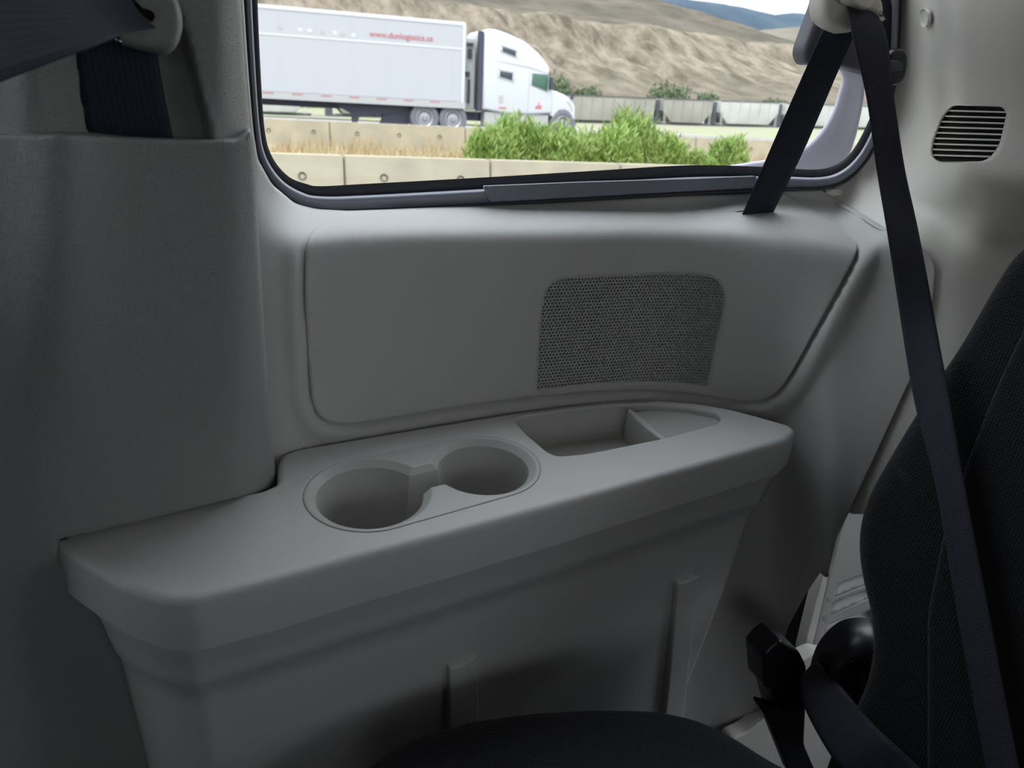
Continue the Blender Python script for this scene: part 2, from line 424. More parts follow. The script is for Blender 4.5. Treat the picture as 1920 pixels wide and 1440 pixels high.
portal((.5, .83, 1.60), (radians(-90), 0, 0), 1.3, .62)
portal((-1.35, .83, 1.60), (radians(-90), 0, 0), 2.1, .62)

# ---------------------------------------------------------------- side window
g_out = [(434, -300), (448, -90), (456, 0), (464, 120), (474, 240), (484, 300), (512, 350), (556, 386), (600, 397), (660, 400), (900, 388), (1100, 377), (1300, 366), (1480, 358), (1545, 355), (1585, 343), (1620, 312), (1646, 270), (1670, 205), (1686, 120), (1692, 0), (1696, -90), (1700, -300)]
g_in = [(478, -300), (482, -90), (483, 0), (488, 120), (496, 240), (510, 293), (540, 330), (575, 345), (602, 349), (680, 345), (900, 333), (1100, 321), (1290, 310), (1440, 313), (1520, 318), (1560, 312), (1590, 292), (1615, 255), (1640, 195), (1655, 115), (1660, 0), (1662, -90), (1664, -300)]
def openspline(P_, k=10):
    P_ = np.array(P_, float); P_ = np.vstack([2*P_[0]-P_[1], P_, 2*P_[-1]-P_[-2]]); o = []
    for i in range(1, len(P_)-2):
        a, b, c, d = P_[i-1:i+3]
        for t in np.linspace(0, 1, k, endpoint=False): o.append(.5*((2*b)+(-a+c)*t+(2*a-5*b+4*c-d)*t*t+(-a+3*b-3*c+d)*t**3))
    o.append(P_[-2]); return np.array(o)
gi, go = openspline(g_in), openspline(g_out)
def gband(name, rows, material, parent):
    V = []; n = len(gi)
    for t, dy in rows:
        p = gi*(1-t)+go*t; d = ray(p[:, 0], p[:, 1]); y = ywin(p[:, 0], p[:, 1])+dy
        V.extend(C0+d*(y/d[:, 1])[:, None])
    Fc = [(r_*n+i, r_*n+i+1, (r_+1)*n+i+1, (r_+1)*n+i) for r_ in range(len(rows)-1) for i in range(n-1)]
    return mesh(name, V, Fc, material, parent)
win = empty('window_1', pt(on_y(ywin), 1000, 360), kind='structure')
ps = [gband('window_border', [(0, .028), (.0, .018), (.36, .016), (.42, .02)], M['frit'], None),
      gband('window_frame', [(.38, .03), (.40, .006), (.43, .001), (.48, -.002), (.56, -.0035), (.66, -.003), (.76, -.0015), (.86, .0), (.9, .002), (.93, .010)], M['gasket'], None),
      gband('window_seal', [(.86, .008), (.88, -.0005), (.92, -.002), (.97, -.001), (1.0, .003), (1.03, .012)], M['rubber'], None)]
# sill insert strip of the frame with its butt joint
def fmap(t, px_tab=go):
    pass
sill = np.array([(905, 349), (912, 360), (918, 379), (1100, 369), (1300, 358), (1420, 352), (1420, 330), (1300, 335), (1100, 341)], float)
ps.append(sheet('sill_strip', rnd(sill, 4, sp=6), on_y(lambda x, y: ywin(x, y)-.0045), M['gasket'], None, T=.004, rp=3, r=.001, step=20))
pane_pts = [(430, -300), (445, 100), (480, 330), (600, 380), (1300, 345), (1560, 338), (1640, 280), (1680, 100), (1695, -300)]
ps.append(sheet('pane', rnd(pane_pts, 30, sp=30), on_y(lambda x, y: ip(x, [(300, .765), (1400, .765), (1700, .72)])+(y-390)*.00009), M['glass'], None, T=.004, rp=0, r=0, step=80, skirt=False))
adopt(win, *ps)
# body pillar outside the glass: pale curved cover behind the rear corner
gp_in = [(1300, 330), (1350, 314), (1400, 305), (1455, 296), (1500, 280), (1535, 250), (1560, 210), (1573, 170), (1578, 148), (1572, 132), (1558, 118), (1540, 60), (1530, -60), (1524, -300)]
gp_out = [(1300, 352), (1350, 350), (1420, 348), (1490, 345), (1540, 330), (1585, 300), (1603, 262), (1612, 225), (1619, 190), (1622, 160), (1625, 120), (1632, 50), (1640, -60), (1650, -300)]
a_, b_ = openspline(gp_in), openspline(gp_out); V = []; rows = [(0, .02), (.02, .0), (.12, -.004), (.35, -.008), (.6, -.012), (.85, -.018), (.97, -.02), (1, -.012), (1, .03)]
for t, dy in rows:
    p = a_*(1-t)+b_*t; d = ray(p[:, 0], p[:, 1]); V.extend(C0+d*((.80+dy+(p[:, 1]-390)*.00009)/d[:, 1])[:, None])
n = len(a_); bp_ = mesh('trim_1', V, [(r_*n+i, r_*n+i+1, (r_+1)*n+i+1, (r_+1)*n+i) for r_ in range(len(rows)-1) for i in range(n-1)], M['lilac'])
struct(bp_)

# ---------------------------------------------------------------- quarter trim (wall_right)
wall_pts = [(420, -300), (434, -300), (446, -70), (456, 0), (464, 120), (474, 240), (484, 301), (512, 351), (556, 387), (600, 398), (660, 401), (900, 389), (1100, 378), (1300, 367), (1480, 359), (1545, 356, 8), (1556, 364, 4), (1610, 395), (1670, 432), (1735, 466, 12), (1750, 482, 14), (1756, 508), (1752, 560), (1742, 610), (1715, 700), (1660, 820), (1600, 950), (1572, 1010, 6), (1552, 1090), (1545, 1068, 4), (1510, 1120), (1478, 1180), (1470, 1215), (1445, 1290), (1440, 1330), (1430, 1600), (1260, 1620), (1270, 1000), (1100, 900), (700, 960), (470, 960), (440, 700), (430, 300)]
w_ = sheet('wall_right', rnd(wall_pts, 8), m_wall, M['trim'], T=.02, rp=5, r=.0025, step=11)
struct(w_)
# base strip under the seat corner, pale
struct(sheet('baseboard_right', rnd([(1380, 1470), (1370, 1388), (1400, 1375), (1437, 1345), (1480, 1250), (1530, 1225), (1560, 1230), (1600, 1330), (1560, 1500)], 6), on_y(lambda x, y: .60+0*x), M['rear'], T=.02, rp=3, r=.002, step=25))

# ---------------------------------------------------------------- rear corner pillar trim with air vent
def yrear(px, py):
    y = ybase(px, py)+.004
    bul = sm((px-1700)/110.)*(1-sm((py-300-(px-1700)*.12)/150.))   # upper pillar swells inboard
    y = y-.045*bul
    y = y-.02*sm((250-py)/300.)*sm((px-1680)/60.)
    y = y+.012*np.exp(-((px-1785)/50.)**2-((py-400)/60.)**2)
    return y
m_rear = on_y(yrear)
vent_loop = rnd([(1790, 196, 10), (1888, 199, 10), (1897, 212, 12), (1882, 275, 14), (1858, 305, 18), (1762, 305, 10), (1747, 292, 10), (1752, 262, 14), (1770, 218, 12)], 12, sp=5)
rear_pts = [(1545, 352, 4), (1585, 343), (1620, 312), (1646, 270), (1670, 205), (1686, 120), (1692, 0), (1696, -90), (1700, -300), (2240, -300), (2240, 965), (1592, 965), (1600, 900), (1610, 800), (1640, 560), (1600, 430), (1545, 370)]
rt = sheet('rear_pillar_trim', rnd(rear_pts, 8), m_rear, M['rear'], T=.02, rp=3, r=.0015, step=12, holes=[vent_loop], hole_prof=[[(0, 0), (1.2, .0006), (1.5, .0035)]])
tag(rt, 'warm grey moulded rear corner pillar trim right of the side window', 'trim panel')
vent = empty('air_vent', pt(m_rear, 1825, 250), 'slotted air vent with ten black gaps in the rear pillar trim', 'air vent')
vb = sheet('vent_backing', inset(vent_loop, -2), on_y(lambda x, y: yrear(x, y)+.0036), M['void'], T=.003, rp=0, r=0, step=20)
adopt(vent, vb)
def span(loop, yy, slope=.03):
    q = loop.copy(); q[:, 1] = q[:, 1]-slope*(q[:, 0]-1820)
    xs = []
    for (x1, y1), (x2, y2) in zip(q, np.roll(q, -1, 0)):
        if (y1 > yy) != (y2 > yy): xs.append(x1+(yy-y1)/(y2-y1)*(x2-x1))
    return min(xs), max(xs)
for k in range(9):
    yy = 208.5+k*10.55; xa, xb = span(vent_loop, yy); xa -= 1; xb += 1
    n_ = 12; xs = np.linspace(xa, xb, n_); top = [(x, yy-1.5+.03*(x-1820)) for x in xs]; bot = [(x, yy+1.5+.03*(x-1820)) for x in xs[::-1]]
    s = sheet('slat', np.array(top+bot), on_y(lambda x, y: yrear(x, y)+.0004), M['rear'], T=.0030, rp=1, r=.0006, step=12)
    adopt(vent, s)
cap_o = rnd([(1733, 20), (1740, 14), (1747, 20), (1749, 35), (1746, 48), (1739, 51), (1734, 44), (1732, 32)], 6, sp=3)
tag(sheet('clip_cap', cap_o, on_y(lambda x, y: yrear(x, y)-.004), M['rear'], T=.005, rp=3, r=.002, step=6), 'small oval clip cap high on the rear pillar trim', 'cap')
cap2 = rnd([(1556, 356), (1572, 353), (1583, 358), (1580, 365), (1566, 369), (1556, 365)], 6, sp=3)
tag(sheet('fastener_cap', cap2, on_y(lambda x, y: ywall(x, y)-.006), M['rear'], T=.006, rp=5, r=.003, step=5), 'small round raised fastener cap below the rear corner of the window', 'cap')

# ---------------------------------------------------------------- speaker panel
gr_pts = [(1004, 737, 8), (1007, 660), (1012, 590), (1019, 548, 16), (1034, 526, 18), (1066, 518), (1150, 514), (1240, 511), (1315, 511, 25), (1352, 522, 20), (1365, 552, 16), (1360, 590), (1346, 655), (1331, 729, 6), (1280, 722), (1210, 719), (1130, 722), (1060, 729)]
gr_loop = rnd(gr_pts, 16, sp=5)
slot_loop = rnd([(1376, 397, 3), (1395, 394), (1440, 392), (1459, 397, 3), (1440, 401), (1395, 402)], 4, sp=4)
sp_root = empty('speaker_panel', pt(m_panel, 1000, 790), 'grey moulded panel with built in speaker grille under the side window', 'speaker panel')
pb = sheet('panel_body', panel_loop, m_panel, M['trim'], T=.012, rp=7, r=.0035, step=9, holes=[gr_loop, slot_loop], hole_prof=[[(0, 0), (1.2, .0014), (3.0, .0015), (3.2, .0008), (4.2, .0012), (4.4, .006)], [(0, 0), (1, .001), (1, .012)]])
slot_back = sheet('belt_slot', inset(slot_loop, -1.5), on_y(lambda x, y: yface(x, y)+yledge(x, y)+.009), M['void'], T=.003, rp=0, r=0, step=20)
back = sheet('speaker_backing', inset(gr_loop, 1), on_y(lambda x, y: yface(x, y)+.007), M['void'], T=.003, rp=0, r=0, step=30)
# perforated honeycomb grille laid out in wall metres
def grille():
    o = pt(m_panel, 1190, 620); V, Fc = [], []
    lp3 = m_panel(gr_loop); us = lp3[:, 0]; zs = lp3[:, 2]; poly = inset(np.c_[us, zs], .0017)
    ptch = .0037; rowh = ptch*sqrt(3)/2; rin = ptch*.40
    # interpolate lateral y as function of (x,z) by inverse projection
    def proj(x, z, y):
        v = np.array([x, y, z])-C0; zz = v@FW; return 960+1440*(v@RT)/zz, 720-1440*(v@UP)/zz
    def yat(x, z):
        y = .66
        for _ in range(3):
            a, b = proj(x, z, y); y = float(yface(np.array([a]), np.array([b]))[0])
        return y
    xs = np.linspace(us.min(), us.max(), 24); zs_ = np.linspace(zs.min(), zs.max(), 5)
    tab = np.array([[yat(x, z) for x in xs] for z in zs_])
    def yq(x, z):
        fz = np.clip((z-zs_[0])/(zs_[1]-zs_[0]), 0, 3.999); i = int(fz); f = fz-i
        return np.interp(x, xs, tab[i])*(1-f)+np.interp(x, xs, tab[i+1])*f
    r = 0; z = zs.min()
    cen = []
    while z < zs.max():
        x = us.min()+(ptch/2 if r % 2 else 0)
        while x < us.max(): cen.append((x, z)); x += ptch
        z += rowh; r += 1
    cen = np.array(cen); cen = cen[inside(cen, poly)]
    R_ = ptch/sqrt(3)
    for x, z in cen:
        y = yq(x, z); b = len(V)
        for k in range(6):
            a = pi/6+k*pi/3; V.append((x+R_*cos(a), y+.0002, z+R_*sin(a)))
        for dy in (0, .0028):
            for k in range(6):
                a = pi/6+k*pi/3; V.append((x+rin*cos(a), y+dy, z+rin*sin(a)))
        for k in range(6):
            k2 = (k+1) % 6; Fc.append((b+k, b+k2, b+6+k2, b+6+k)); Fc.append((b+6+k, b+6+k2, b+12+k2, b+12+k))
    ob = mesh('speaker_grille', V, Fc, M['smooth'], smooth=False, recalc=False); ob['kind'] = 'stuff'; ob['label'] = 'perforated honeycomb speaker grille mesh'
    return ob
adopt(sp_root, pb, slot_back, back, grille())

# ---------------------------------------------------------------- shelf with cup holders and tray
front_top = [(112, 1017), (157, 1051), (225, 1096), (300, 1122), (356, 1124), (431, 1108), (525, 1084), (667, 1044), (838, 1000), (920, 977), (1060, 941), (1114, 926), (1340, 863), (1480, 822), (1494, 811)]
shelf_px = [(102, 1013, 5), (103, 1018, 5)]+[(154, 1054), (225, 1098), (300, 1124), (365, 1125), (431, 1109), (525, 1085), (667, 1045), (838, 1001), (1060, 942), (1340, 864), (1478, 824), (1495, 806, 5), (1482, 796, 5), (1430, 781), (1370, 765), (1300, 753), (1230, 748), (1150, 750), (1060, 759), (960, 772), (850, 790), (700, 815), (600, 832), (550, 841), (527, 851, 8), (519, 868), (519, 905, 6), (490, 918, 10), (440, 926), (300, 960), (200, 982), (125, 998)]
shelf_uv = to_uv(m_shelf(rnd(shelf_px, 14, sp=7)))
if area2(shelf_uv) < 0: shelf_uv = shelf_uv[::-1]
cL = to_uv(m_shelf([(694, 922)]))[0]; cR = to_uv(m_shelf([(907, 872)]))[0]
axd = (cR-cL)/np.linalg.norm(cR-cL); axn = np.array([-axd[1], axd[0]]); sep_ = np.linalg.norm(cR-cL)
def stadium(rl, rr, n=40):
    """convex hull of both circles"""
    be = math.asin((rl-rr)/sep_); pts_ = []
    for a in np.linspace(pi/2+be*1, 3*pi/2-be*1, n): pts_.append(cL+rl*(cos(a)*axd+sin(a)*axn))
    for a in np.linspace(-pi/2-be*1, pi/2+be*1, n): pts_.append(cR+rr*(cos(a)*axd+sin(a)*axn))
    p = np.array(pts_); u = np.r_[0, np.cumsum(np.linalg.norm(np.diff(np.vstack([p, p[:1]]), axis=0), axis=1))]; t = np.linspace(0, u[-1], 141)[:-1]
    pc = np.vstack([p, p[:1]]); p = np.c_[np.interp(t, u, pc[:, 0]), np.interp(t, u, pc[:, 1])]
    return p if area2(p) > 0 else p[::-1]
def keyhole(rl, rr, hb, hf, n=34):
    """two round wells joined by a channel from -hf (front) to +hb (back)"""
    p = []
    ab, af = math.asin(hb/rl), math.asin(hf/rl)
    for a in np.linspace(ab, 2*pi-af, n): p.append(cL+rl*(cos(a)*axd+sin(a)*axn))
    ab, af = math.asin(hb/rr), math.asin(hf/rr)
    for t in (.33, .67): 
        pass
    e = cR+rr*(cos(pi+af)*axd+sin(pi+af)*axn); s = p[-1]
    for t in (.25, .5, .75): p.append(s*(1-t)+e*t)
    for a in np.linspace(pi+af, 3*pi-ab, n): p.append(cR+rr*(cos(a)*axd+sin(a)*axn))
    s, e = p[-1], p[0]
    for t in (.25, .5, .75): p.append(s*(1-t)+e*t)
    p = np.array(p); return p
ins_loop = stadium(.0530, .0500)
tray_px = [(960, 787, 7), (985, 815), (1025, 849, 8), (1047, 857, 10), (1100, 852), (1250, 822), (1345, 796, 6), (1358, 783, 6), (1345, 773, 6), (1290, 761), (1220, 755), (1150, 756), (1060, 765), (975, 779, 7)]
tray_uv = to_uv(m_shelf(rnd(tray_px, 9, sp=6)));
if area2(tray_uv) < 0: tray_uv = tray_uv[::-1]
def shT(p): # front face height along the shelf
    x = p[:, 0]; return .043-.006*sm((x+.1)/.6)
sh_root = empty('side_shelf', pt(m_shelf, 800, 1000), 'grey plastic side shelf with two cup holders and a tray', 'shelf')
dn = -sn*1.0
body = sheet('shelf_body', shelf_uv, m_uv, M['trim'], T=shT, rp=.006, r=.006, holes=[ins_loop, tray_uv], step=.011, push=dn,
             hole_prof=[[(0, 0), (.0006, .0009), (.0013, .001), (.0014, .004)], [(0, 0), (.0008, .0004), (.0015, .0016), (.002, .004), (.0021, .012)]])
for pl in body.data.polygons:
    if abs(pl.normal.dot(Vector(sn))) > .9999: pl.use_smooth = False
# cup insert
top = keyhole(.0485, .0450, .0200, .0135); V = []; Fc = []
k_in = keyhole(.0425, .0392, .0150, .0135)
def ringpts(lp, dz): return list(m_uv(lp)+dn*dz)
kh = [(top, 0), (k_in, .0045), (k_in*.99+np.vstack([np.tile(cL, (len(k_in)//2, 1)), np.tile(cR, (len(k_in)-len(k_in)//2, 1))])*.01, .0055)]
deep = keyhole(.0375, .0345, .0130, .0115); kh += [(deep, .088)]
n = len(top)
insert_o = sheet('cup_holder_insert', inset(ins_loop, .0016), m_uv, M['insert'], T=.006, rp=.0009, r=.0009, holes=[top], step=.009, push=dn, hole_prof=[[(0, 0), (0.0002, .0002)]])
for lp, dz in kh: V.extend(ringpts(lp, dz))
for r_ in range(len(kh)-1):
    for i in range(n): Fc.append((r_*n+i, r_*n+(i+1) % n, (r_+1)*n+(i+1) % n, (r_+1)*n+i))
Fc.append(tuple(range((len(kh)-1)*n, len(kh)*n)))
wells = mesh('cup_wells', V, Fc, M['insert']); wells.data.set_sharp_from_angle(angle=radians(20))
# tray: walls + floor
V, Fc = [], []; lv = [(inset(tray_uv, .0021), .003), (inset(tray_uv, .003), .030), (inset(tray_uv, .005), .0345), (inset(tray_uv, .008), .036)]; n = len(tray_uv)
for lp, dz in lv: V.extend(ringpts(lp, dz))
for r_ in range(3):
    for i in range(n): Fc.append((r_*n+i, r_*n+(i+1) % n, (r_+1)*n+(i+1) % n, (r_+1)*n+i))
tray = mesh('storage_tray', V, Fc, M['insert'])
fl = sheet('tray_floor', inset(tray_uv, .0075), m_uv, M['insert'], T=.002, rp=0, r=0, step=.02, push=dn, skirt=False)
fl.data.transform(Matrix.Translation(Vector(dn*.0358)))
# raised shallow end of the tray behind a dividing rib
clip_px = [(1182, 764), (1216, 792), (1252, 822), (1300, 812), (1346, 797), (1356, 784), (1345, 775), (1290, 763), (1220, 758)]
cuv = to_uv(m_shelf(rnd(clip_px, 3, sp=6)))
if area2(cuv) < 0: cuv = cuv[::-1]
shal = sheet('shallow_end', cuv, m_uv, M['insert'], T=.03, rp=.001, r=.001, step=.01, push=dn)
shal.data.transform(Matrix.Translation(Vector(dn*.0062)))
rib_px = [(1175, 765), (1181, 762), (1188, 765), (1220, 791), (1256, 821), (1246, 824), (1212, 799)]
ruv = to_uv(m_shelf(rnd(rib_px, 2, sp=4)))
if area2(ruv) < 0: ruv = ruv[::-1]
rib = sheet('tray_divider', ruv, m_uv, M['insert'], T=.034, rp=.0022, r=.0022, step=.02, push=dn)
rib.data.transform(Matrix.Translation(Vector(dn*.0016)))
adopt(sh_root, body, insert_o, wells, tray, fl, shal, rib)

# ---------------------------------------------------------------- lower side panel under the shelf
q = to_uv(m_shelf(openspline(front_top, 8))); tn = np.gradient(q, axis=0); tn /= np.linalg.norm(tn, axis=1)[:, None]; nn = np.c_[-tn[:, 1], tn[:, 0]]
q0 = q[0]; q = np.vstack([[q0+np.array([-.004, .05])], q, q[-1]+np.array([.010, .004]), q[-1]+np.array([.022, .020]), q[-1]+np.array([.03, .09])]); nn = np.vstack([nn[:1], nn, nn[-1:], nn[-1:], nn[-1:]])
base3 = m_uv(q+nn*.006); Tq = shT(q)
V, Fc = [], []; n = len(q)
prof = [(0.0, -.012, 0), (.001, .002, 0), (.012, .020, 0), (.017, .040, 0), (.020, .052, 0), (.0245, .056, 0), (.029, .075, 0), (.042, .14, 0), (.066, .25, 0), (.112, .45, 0)]
nn = np.stack([np.convolve(np.pad(nn[:, c], 10, mode='edge'), np.hanning(23)[1:-1]/np.hanning(23).sum(), 'valid') for c in (0, 1)], axis=1)
def softpath(p, k_):
    if k_ < 1: return p
    for _ in range(k_): p = np.vstack([p[:1], (p[:-2]+2*p[1:-1]+p[2:])/4, p[-1:]])
    return p
lsc = .55+.45*sm((np.arange(n)-2)/(n*.32))
for offs, dz, _ in prof:
    raw_ = q+nn*((.007+min(offs, .029))*lsc)[:, None]; wl = (1-sm((np.arange(n)-n*.35)/(n*.2)))[:, None]
    p = m_uv(raw_*(1-wl)+softpath(raw_, int(offs*1400))*wl); p = p+np.array([0, 0, -1.])*(Tq+dz)[:, None]+np.array([0, max(0, offs-.029), 0]); V.extend(p)
for r_ in range(len(prof)-1):
    for i in range(n-1): Fc.append((r_*n+i, r_*n+i+1, (r_+1)*n+i+1, (r_+1)*n+i))
lp_root = empty('lower_side_panel', base3[n//2]-np.array([0, 0, .5]), 'grey lower side panel with two upright ribs beneath the shelf', 'side panel')
lpb = mesh('panel_body', V, Fc, M['trim'])
# plane of the straight part, for the ribs
pa, pb_ = V[6*n+int(n*.45)], V[6*n+int(n*.85)]; pc_ = V[8*n+int(n*.65)]
pn = np.cross(pb_-pa, pc_-pa); pn /= np.linalg.norm(pn); pn = pn if pn[1] < 0 else -pn
m_low = on_plane(pn, pn@pa)
def rib_(pts_, h):
    lp = rnd(pts_, 4, sp=5); return sheet('rib', lp, lambda p: m_low(p)+pn*h, M['trim'], T=h+.004, rp=3.5, r=h*.7, step=30, push=-pn)
r1 = rib_([(836, 1242), (852, 1240), (862, 1236), (889, 1218), (893, 1240), (891, 1500), (836, 1500)], .007)
r2 = rib_([(1262, 1085), (1280, 1083), (1304, 1070), (1300, 1110), (1283, 1280), (1270, 1420), (1232, 1420), (1246, 1270)], .007)
adopt(lp_root, lpb, r1, r2)

# ---------------------------------------------------------------- front pillar covers and second-row belt
def ypil(px, py):
    y = ip(px, [(-200, .505), (0, .515), (105, .521), (300, .543), (515, .566), (600, .58)])-.00009*(1020-py)
    y = y+.035*np.clip((px-415)/100., 0, 2)**2.2
    y = y-.022*np.exp(-((px-125)/75.)**2)*sm((900-py)/500.)+.02*np.clip((60-px)/120., 0, 3)**1.3
    return y
pil_px = [(-330, 246), (100, 252), (250, 258), (380, 262), (445, 261, 10), (470, 240, 8), (476, 262), (483, 400), (492, 560), (503, 740), (515, 868), (517, 903, 10), (505, 923, 14), (440, 938), (300, 973), (190, 998), (104, 1017, 10), (112, 1060), (200, 1140), (320, 1300), (430, 1540), (-330, 1540)]
pc = sheet('pillar_cover', rnd(pil_px, 10), on_y(ypil), M['pillar'], T=.09, rp=9, r=.005, step=14)
tag(pc, 'large coarse grained grey pillar cover left of the shelf', 'pillar cover')
def yup(px, py):
    y = ip(px, [(-200, .505), (0, .515), (105, .521), (300, .543), (515, .566)])-.00009*(1020-py)+.008+.02*np.clip((60-px)/120., 0, 3)**1.3
    y = y+.03*np.clip((px-400)/70., 0, 2)**2
    lx = 140+(py-120)*.16; rx = 352+(py-120)*.27
    ch = sm((px-lx)/14.)*(1-sm((px-rx)/14.))*sm((py+20)/150.)
    rid = np.exp(-((px-rx-8)/9.)**2)*sm((py-120)/80.)
    return y+.014*ch-.004*rid-.012*np.exp(-((px-70)/70.)**2)
up_px = [(-330, -300), (434, -300), (446, -90), (452, 0), (460, 130), (471, 252), (462, 275), (-330, 275)]
tag(sheet('upper_pillar_trim', rnd(up_px, 6), on_y(yup), M['pillar'], T=.12, rp=8, r=.005, step=9), 'grey upper pillar trim left of the window with a belt channel', 'pillar trim')
by = on_y(yup)
def wp(x, y, Y): d = ray(x, y); return C0+d*(Y/d[1])
Yb = .455
belt2 = empty('seat_belt', wp(250, 200, Yb), 'wide navy shoulder belt crossing the top left corner beside the pillar', 'seat belt')
b1 = ribbon('webbing', [(wp(132, 60, .448), wp(285, 60, .450)), (wp(137, 105, .452), wp(296, 105, .456)), (wp(150, 180, .458), wp(309, 180, .464)), (wp(164, 250, .470), wp(323, 250, .478)), (wp(170, 300, .50), wp(330, 300, .51))], M['web'])
b2 = ribbon('webbing', [(wp(238, -14, .425), wp(292, 52, .430)), (wp(190, -16, .41), wp(240, 62, .415)), (wp(120, -40, .385), wp(180, 86, .385)), (wp(-10, -110, .33), wp(0, 154, .335)), (wp(-160, -190, .27), wp(-170, 225, .27)), (wp(-420, -270, .2), wp(-430, 330, .2))], M['web'], curve=.002)
gd = sheet('belt_guide', rnd([(150, -110), (300, -110), (322, -30), (337, 15), (341, 45), (335, 72), (324, 92), (307, 104, 14), (288, 100), (225, 84, 8), (222, 72, 4), (200, 40)], 16, sp=5), on_y(lambda x, y: .437+(300-x)*.00002+.010*np.clip((y-72)/30., 0, 1.2)**2), M['pillar'], T=.012, rp=12, r=.007, step=9)
gd2 = sheet('guide_slot', rnd([(180, -50), (215, -12), (266, 28), (284, 42, 4), (292, 30, 8), (284, 18, 10), (268, 16), (215, -40)], 6, sp=4), on_y(lambda x, y: .4355+0*y), M['void'], T=.003, rp=1, r=.0005, step=20)
pin = sheet('guide_pin', np.array([(216, 71.5), (228, 77), (227, 79.5), (215, 74)]), on_y(lambda x, y: .432+0*y), M['metal'], T=.001, rp=0, r=0, step=30)
adopt(belt2, b1, b2, gd, gd2, pin)

# ---------------------------------------------------------------- rear window latch and third-row belt
lat = empty('window_latch', wp(1600, 60, .66), 'black window latch bracket behind the rear seat belt guide', 'latch')
l1 = sheet('latch_arm', rnd([(1547, -80), (1545, 0), (1527, 48), (1512, 88), (1511, 105), (1520, 122, 8), (1560, 118), (1600, 128), (1650, 142), (1668, 140), (1680, 60), (1690, -80)], 12, sp=6), on_y(lambda x, y: .648+(1600-x)*.00012+0*y), M['latch'], T=.02, rp=9, r=.006, step=14)
l2 = sheet('latch_knob', rnd([(1668, 108), (1684, 90), (1700, 91), (1707, 104), (1706, 130), (1700, 152), (1688, 161), (1668, 162)], 10, sp=5), on_y(lambda x, y: .575+0*y), M['black'], T=.03, rp=8, r=.006, step=8)
l3 = sheet('latch_tab', rnd([(1655, 112), (1690, 113), (1697, 120), (1694, 134), (1656, 136)], 5, sp=5), on_y(lambda x, y: .570+0*y), M['rubber'], T=.01, rp=5, r=.004, step=8)
adopt(lat, l1, l2, l3)
snrm = np.array([-1., -.12, .22]); snrm /= np.linalg.norm(snrm)
sp0 = C0+ray(1600, 950)*(.46/ray(1600, 950)[1])
def sp_(x, y): return on_plane(snrm, snrm@sp0+.022)([(x, y)])[0]
b3 = empty('seat_belt', wp(1600, 40, .56), 'long dark rear seat belt running from window slot to guide and down over the seat', 'seat belt')
st1 = ribbon('webbing', [(wp(1573, -10, .60), wp(1625, 30, .60)), (wp(1552, 38, .61), wp(1604, 62, .605)), (wp(1520, 108, .625), wp(1573, 130, .62)), (wp(1450, 267, .665), wp(1508, 280, .66)), (wp(1396, 392, .693), wp(1452, 394, .690)), (wp(1386, 415, .705), wp(1443, 417, .70))], M['web'])
st2 = ribbon('webbing', [(wp(1580, 2, .588), wp(1632, 10, .59)), (wp(1589, 14, .58), wp(1646, 30, .58)), (wp(1600, 75, .56), wp(1664, 75, .56)), (wp(1625, 185, .54), wp(1677, 190, .54)), (wp(1644, 320, .52), wp(1697, 320, .518)), (wp(1665, 445, .49), wp(1724, 445, .488)), *[(sp_(*a), sp_(*b)) for a, b in (((1710, 730), (1774, 712)), ((1755, 915), (1808, 905)), ((1795, 1150), (1853, 1140)), ((1849, 1440), (1911, 1440)), ((1875, 1560), (1940, 1560)))]], M['web2'])
g1 = sheet('belt_guide', rnd([(1560, -80), (1548, -10), (1546, 15), (1552, 38, 10), (1572, 52), (1598, 62, 6), (1607, 56), (1600, 20), (1640, 22), (1655, 52), (1661, 30), (1662, 10), (1650, -20), (1640, -80)], 12, sp=4), on_y(lambda x, y: .583+(1600-x)*.0001+0*y), M['beige'], T=.02, rp=9, r=.008, step=7)
g2 = sheet('guide_cover', rnd([(1585, -80), (1588, -5), (1600, 8), (1625, 20), (1636, 14), (1642, 0), (1640, -80)], 9, sp=4), on_y(lambda x, y: .572+0*y), M['beige'], T=.012, rp=6, r=.005, step=7)
adopt(b3, st1, st2, g1, g2)

# ---------------------------------------------------------------- tailgate lower trim seen through the gap
ytg = on_y(lambda x, y: .63+(y-1100)*.00002)
def slot_(p): return rnd(p, 4, sp=3)
s1 = slot_([(1564, 1120), (1569, 1096), (1597, 1084), (1640, 1070), (1640, 1092), (1600, 1107)])
s2 = slot_([(1555, 1154), (1561, 1130), (1640, 1100), (1640, 1119)])
s3 = slot_([(1546, 1203), (1545, 1180), (1551, 1172), (1640, 1140), (1640, 1172), (1560, 1203)])
tg = sheet('tailgate_trim', rnd([(1590, 940), (1572, 1010), (1548, 1105), (1519, 1235, 8), (1522, 1246, 6), (1535, 1247), (1680, 1247), (1680, 940)], 6, sp=6), ytg, M['trim'], T=.02, rp=4, r=.003, step=16, holes=[s1, s2, s3], hole_prof=[[(0, 0), (.5, .001), (.6, .014)]]*3)
tag(tg, 'pale grey slotted tailgate trim seen behind the seat edge', 'trim panel')
for sl, y0_ in ((s1, 1122), (s2, 1155), (s3, 1206)):
    vn = sheet('louvre', inset(sl, .3), on_y(lambda x, y, y0_=y0_: .6305+.012*np.clip((y0_-.38*(x-1550)-y)/32., 0, 1.2)), M['trim'], T=.002, rp=0, r=0, step=8)
    vn.parent = tg
pil2 = sheet('trim_2', rnd([(1556, 1062), (1550, 1100), (1518, 1238), (1505, 1226), (1527, 1135), (1545, 1070)], 3), on_y(lambda x, y: .626+0*x), M['rear'], T=.015, rp=3, r=.002, step=14)
struct(pil2)

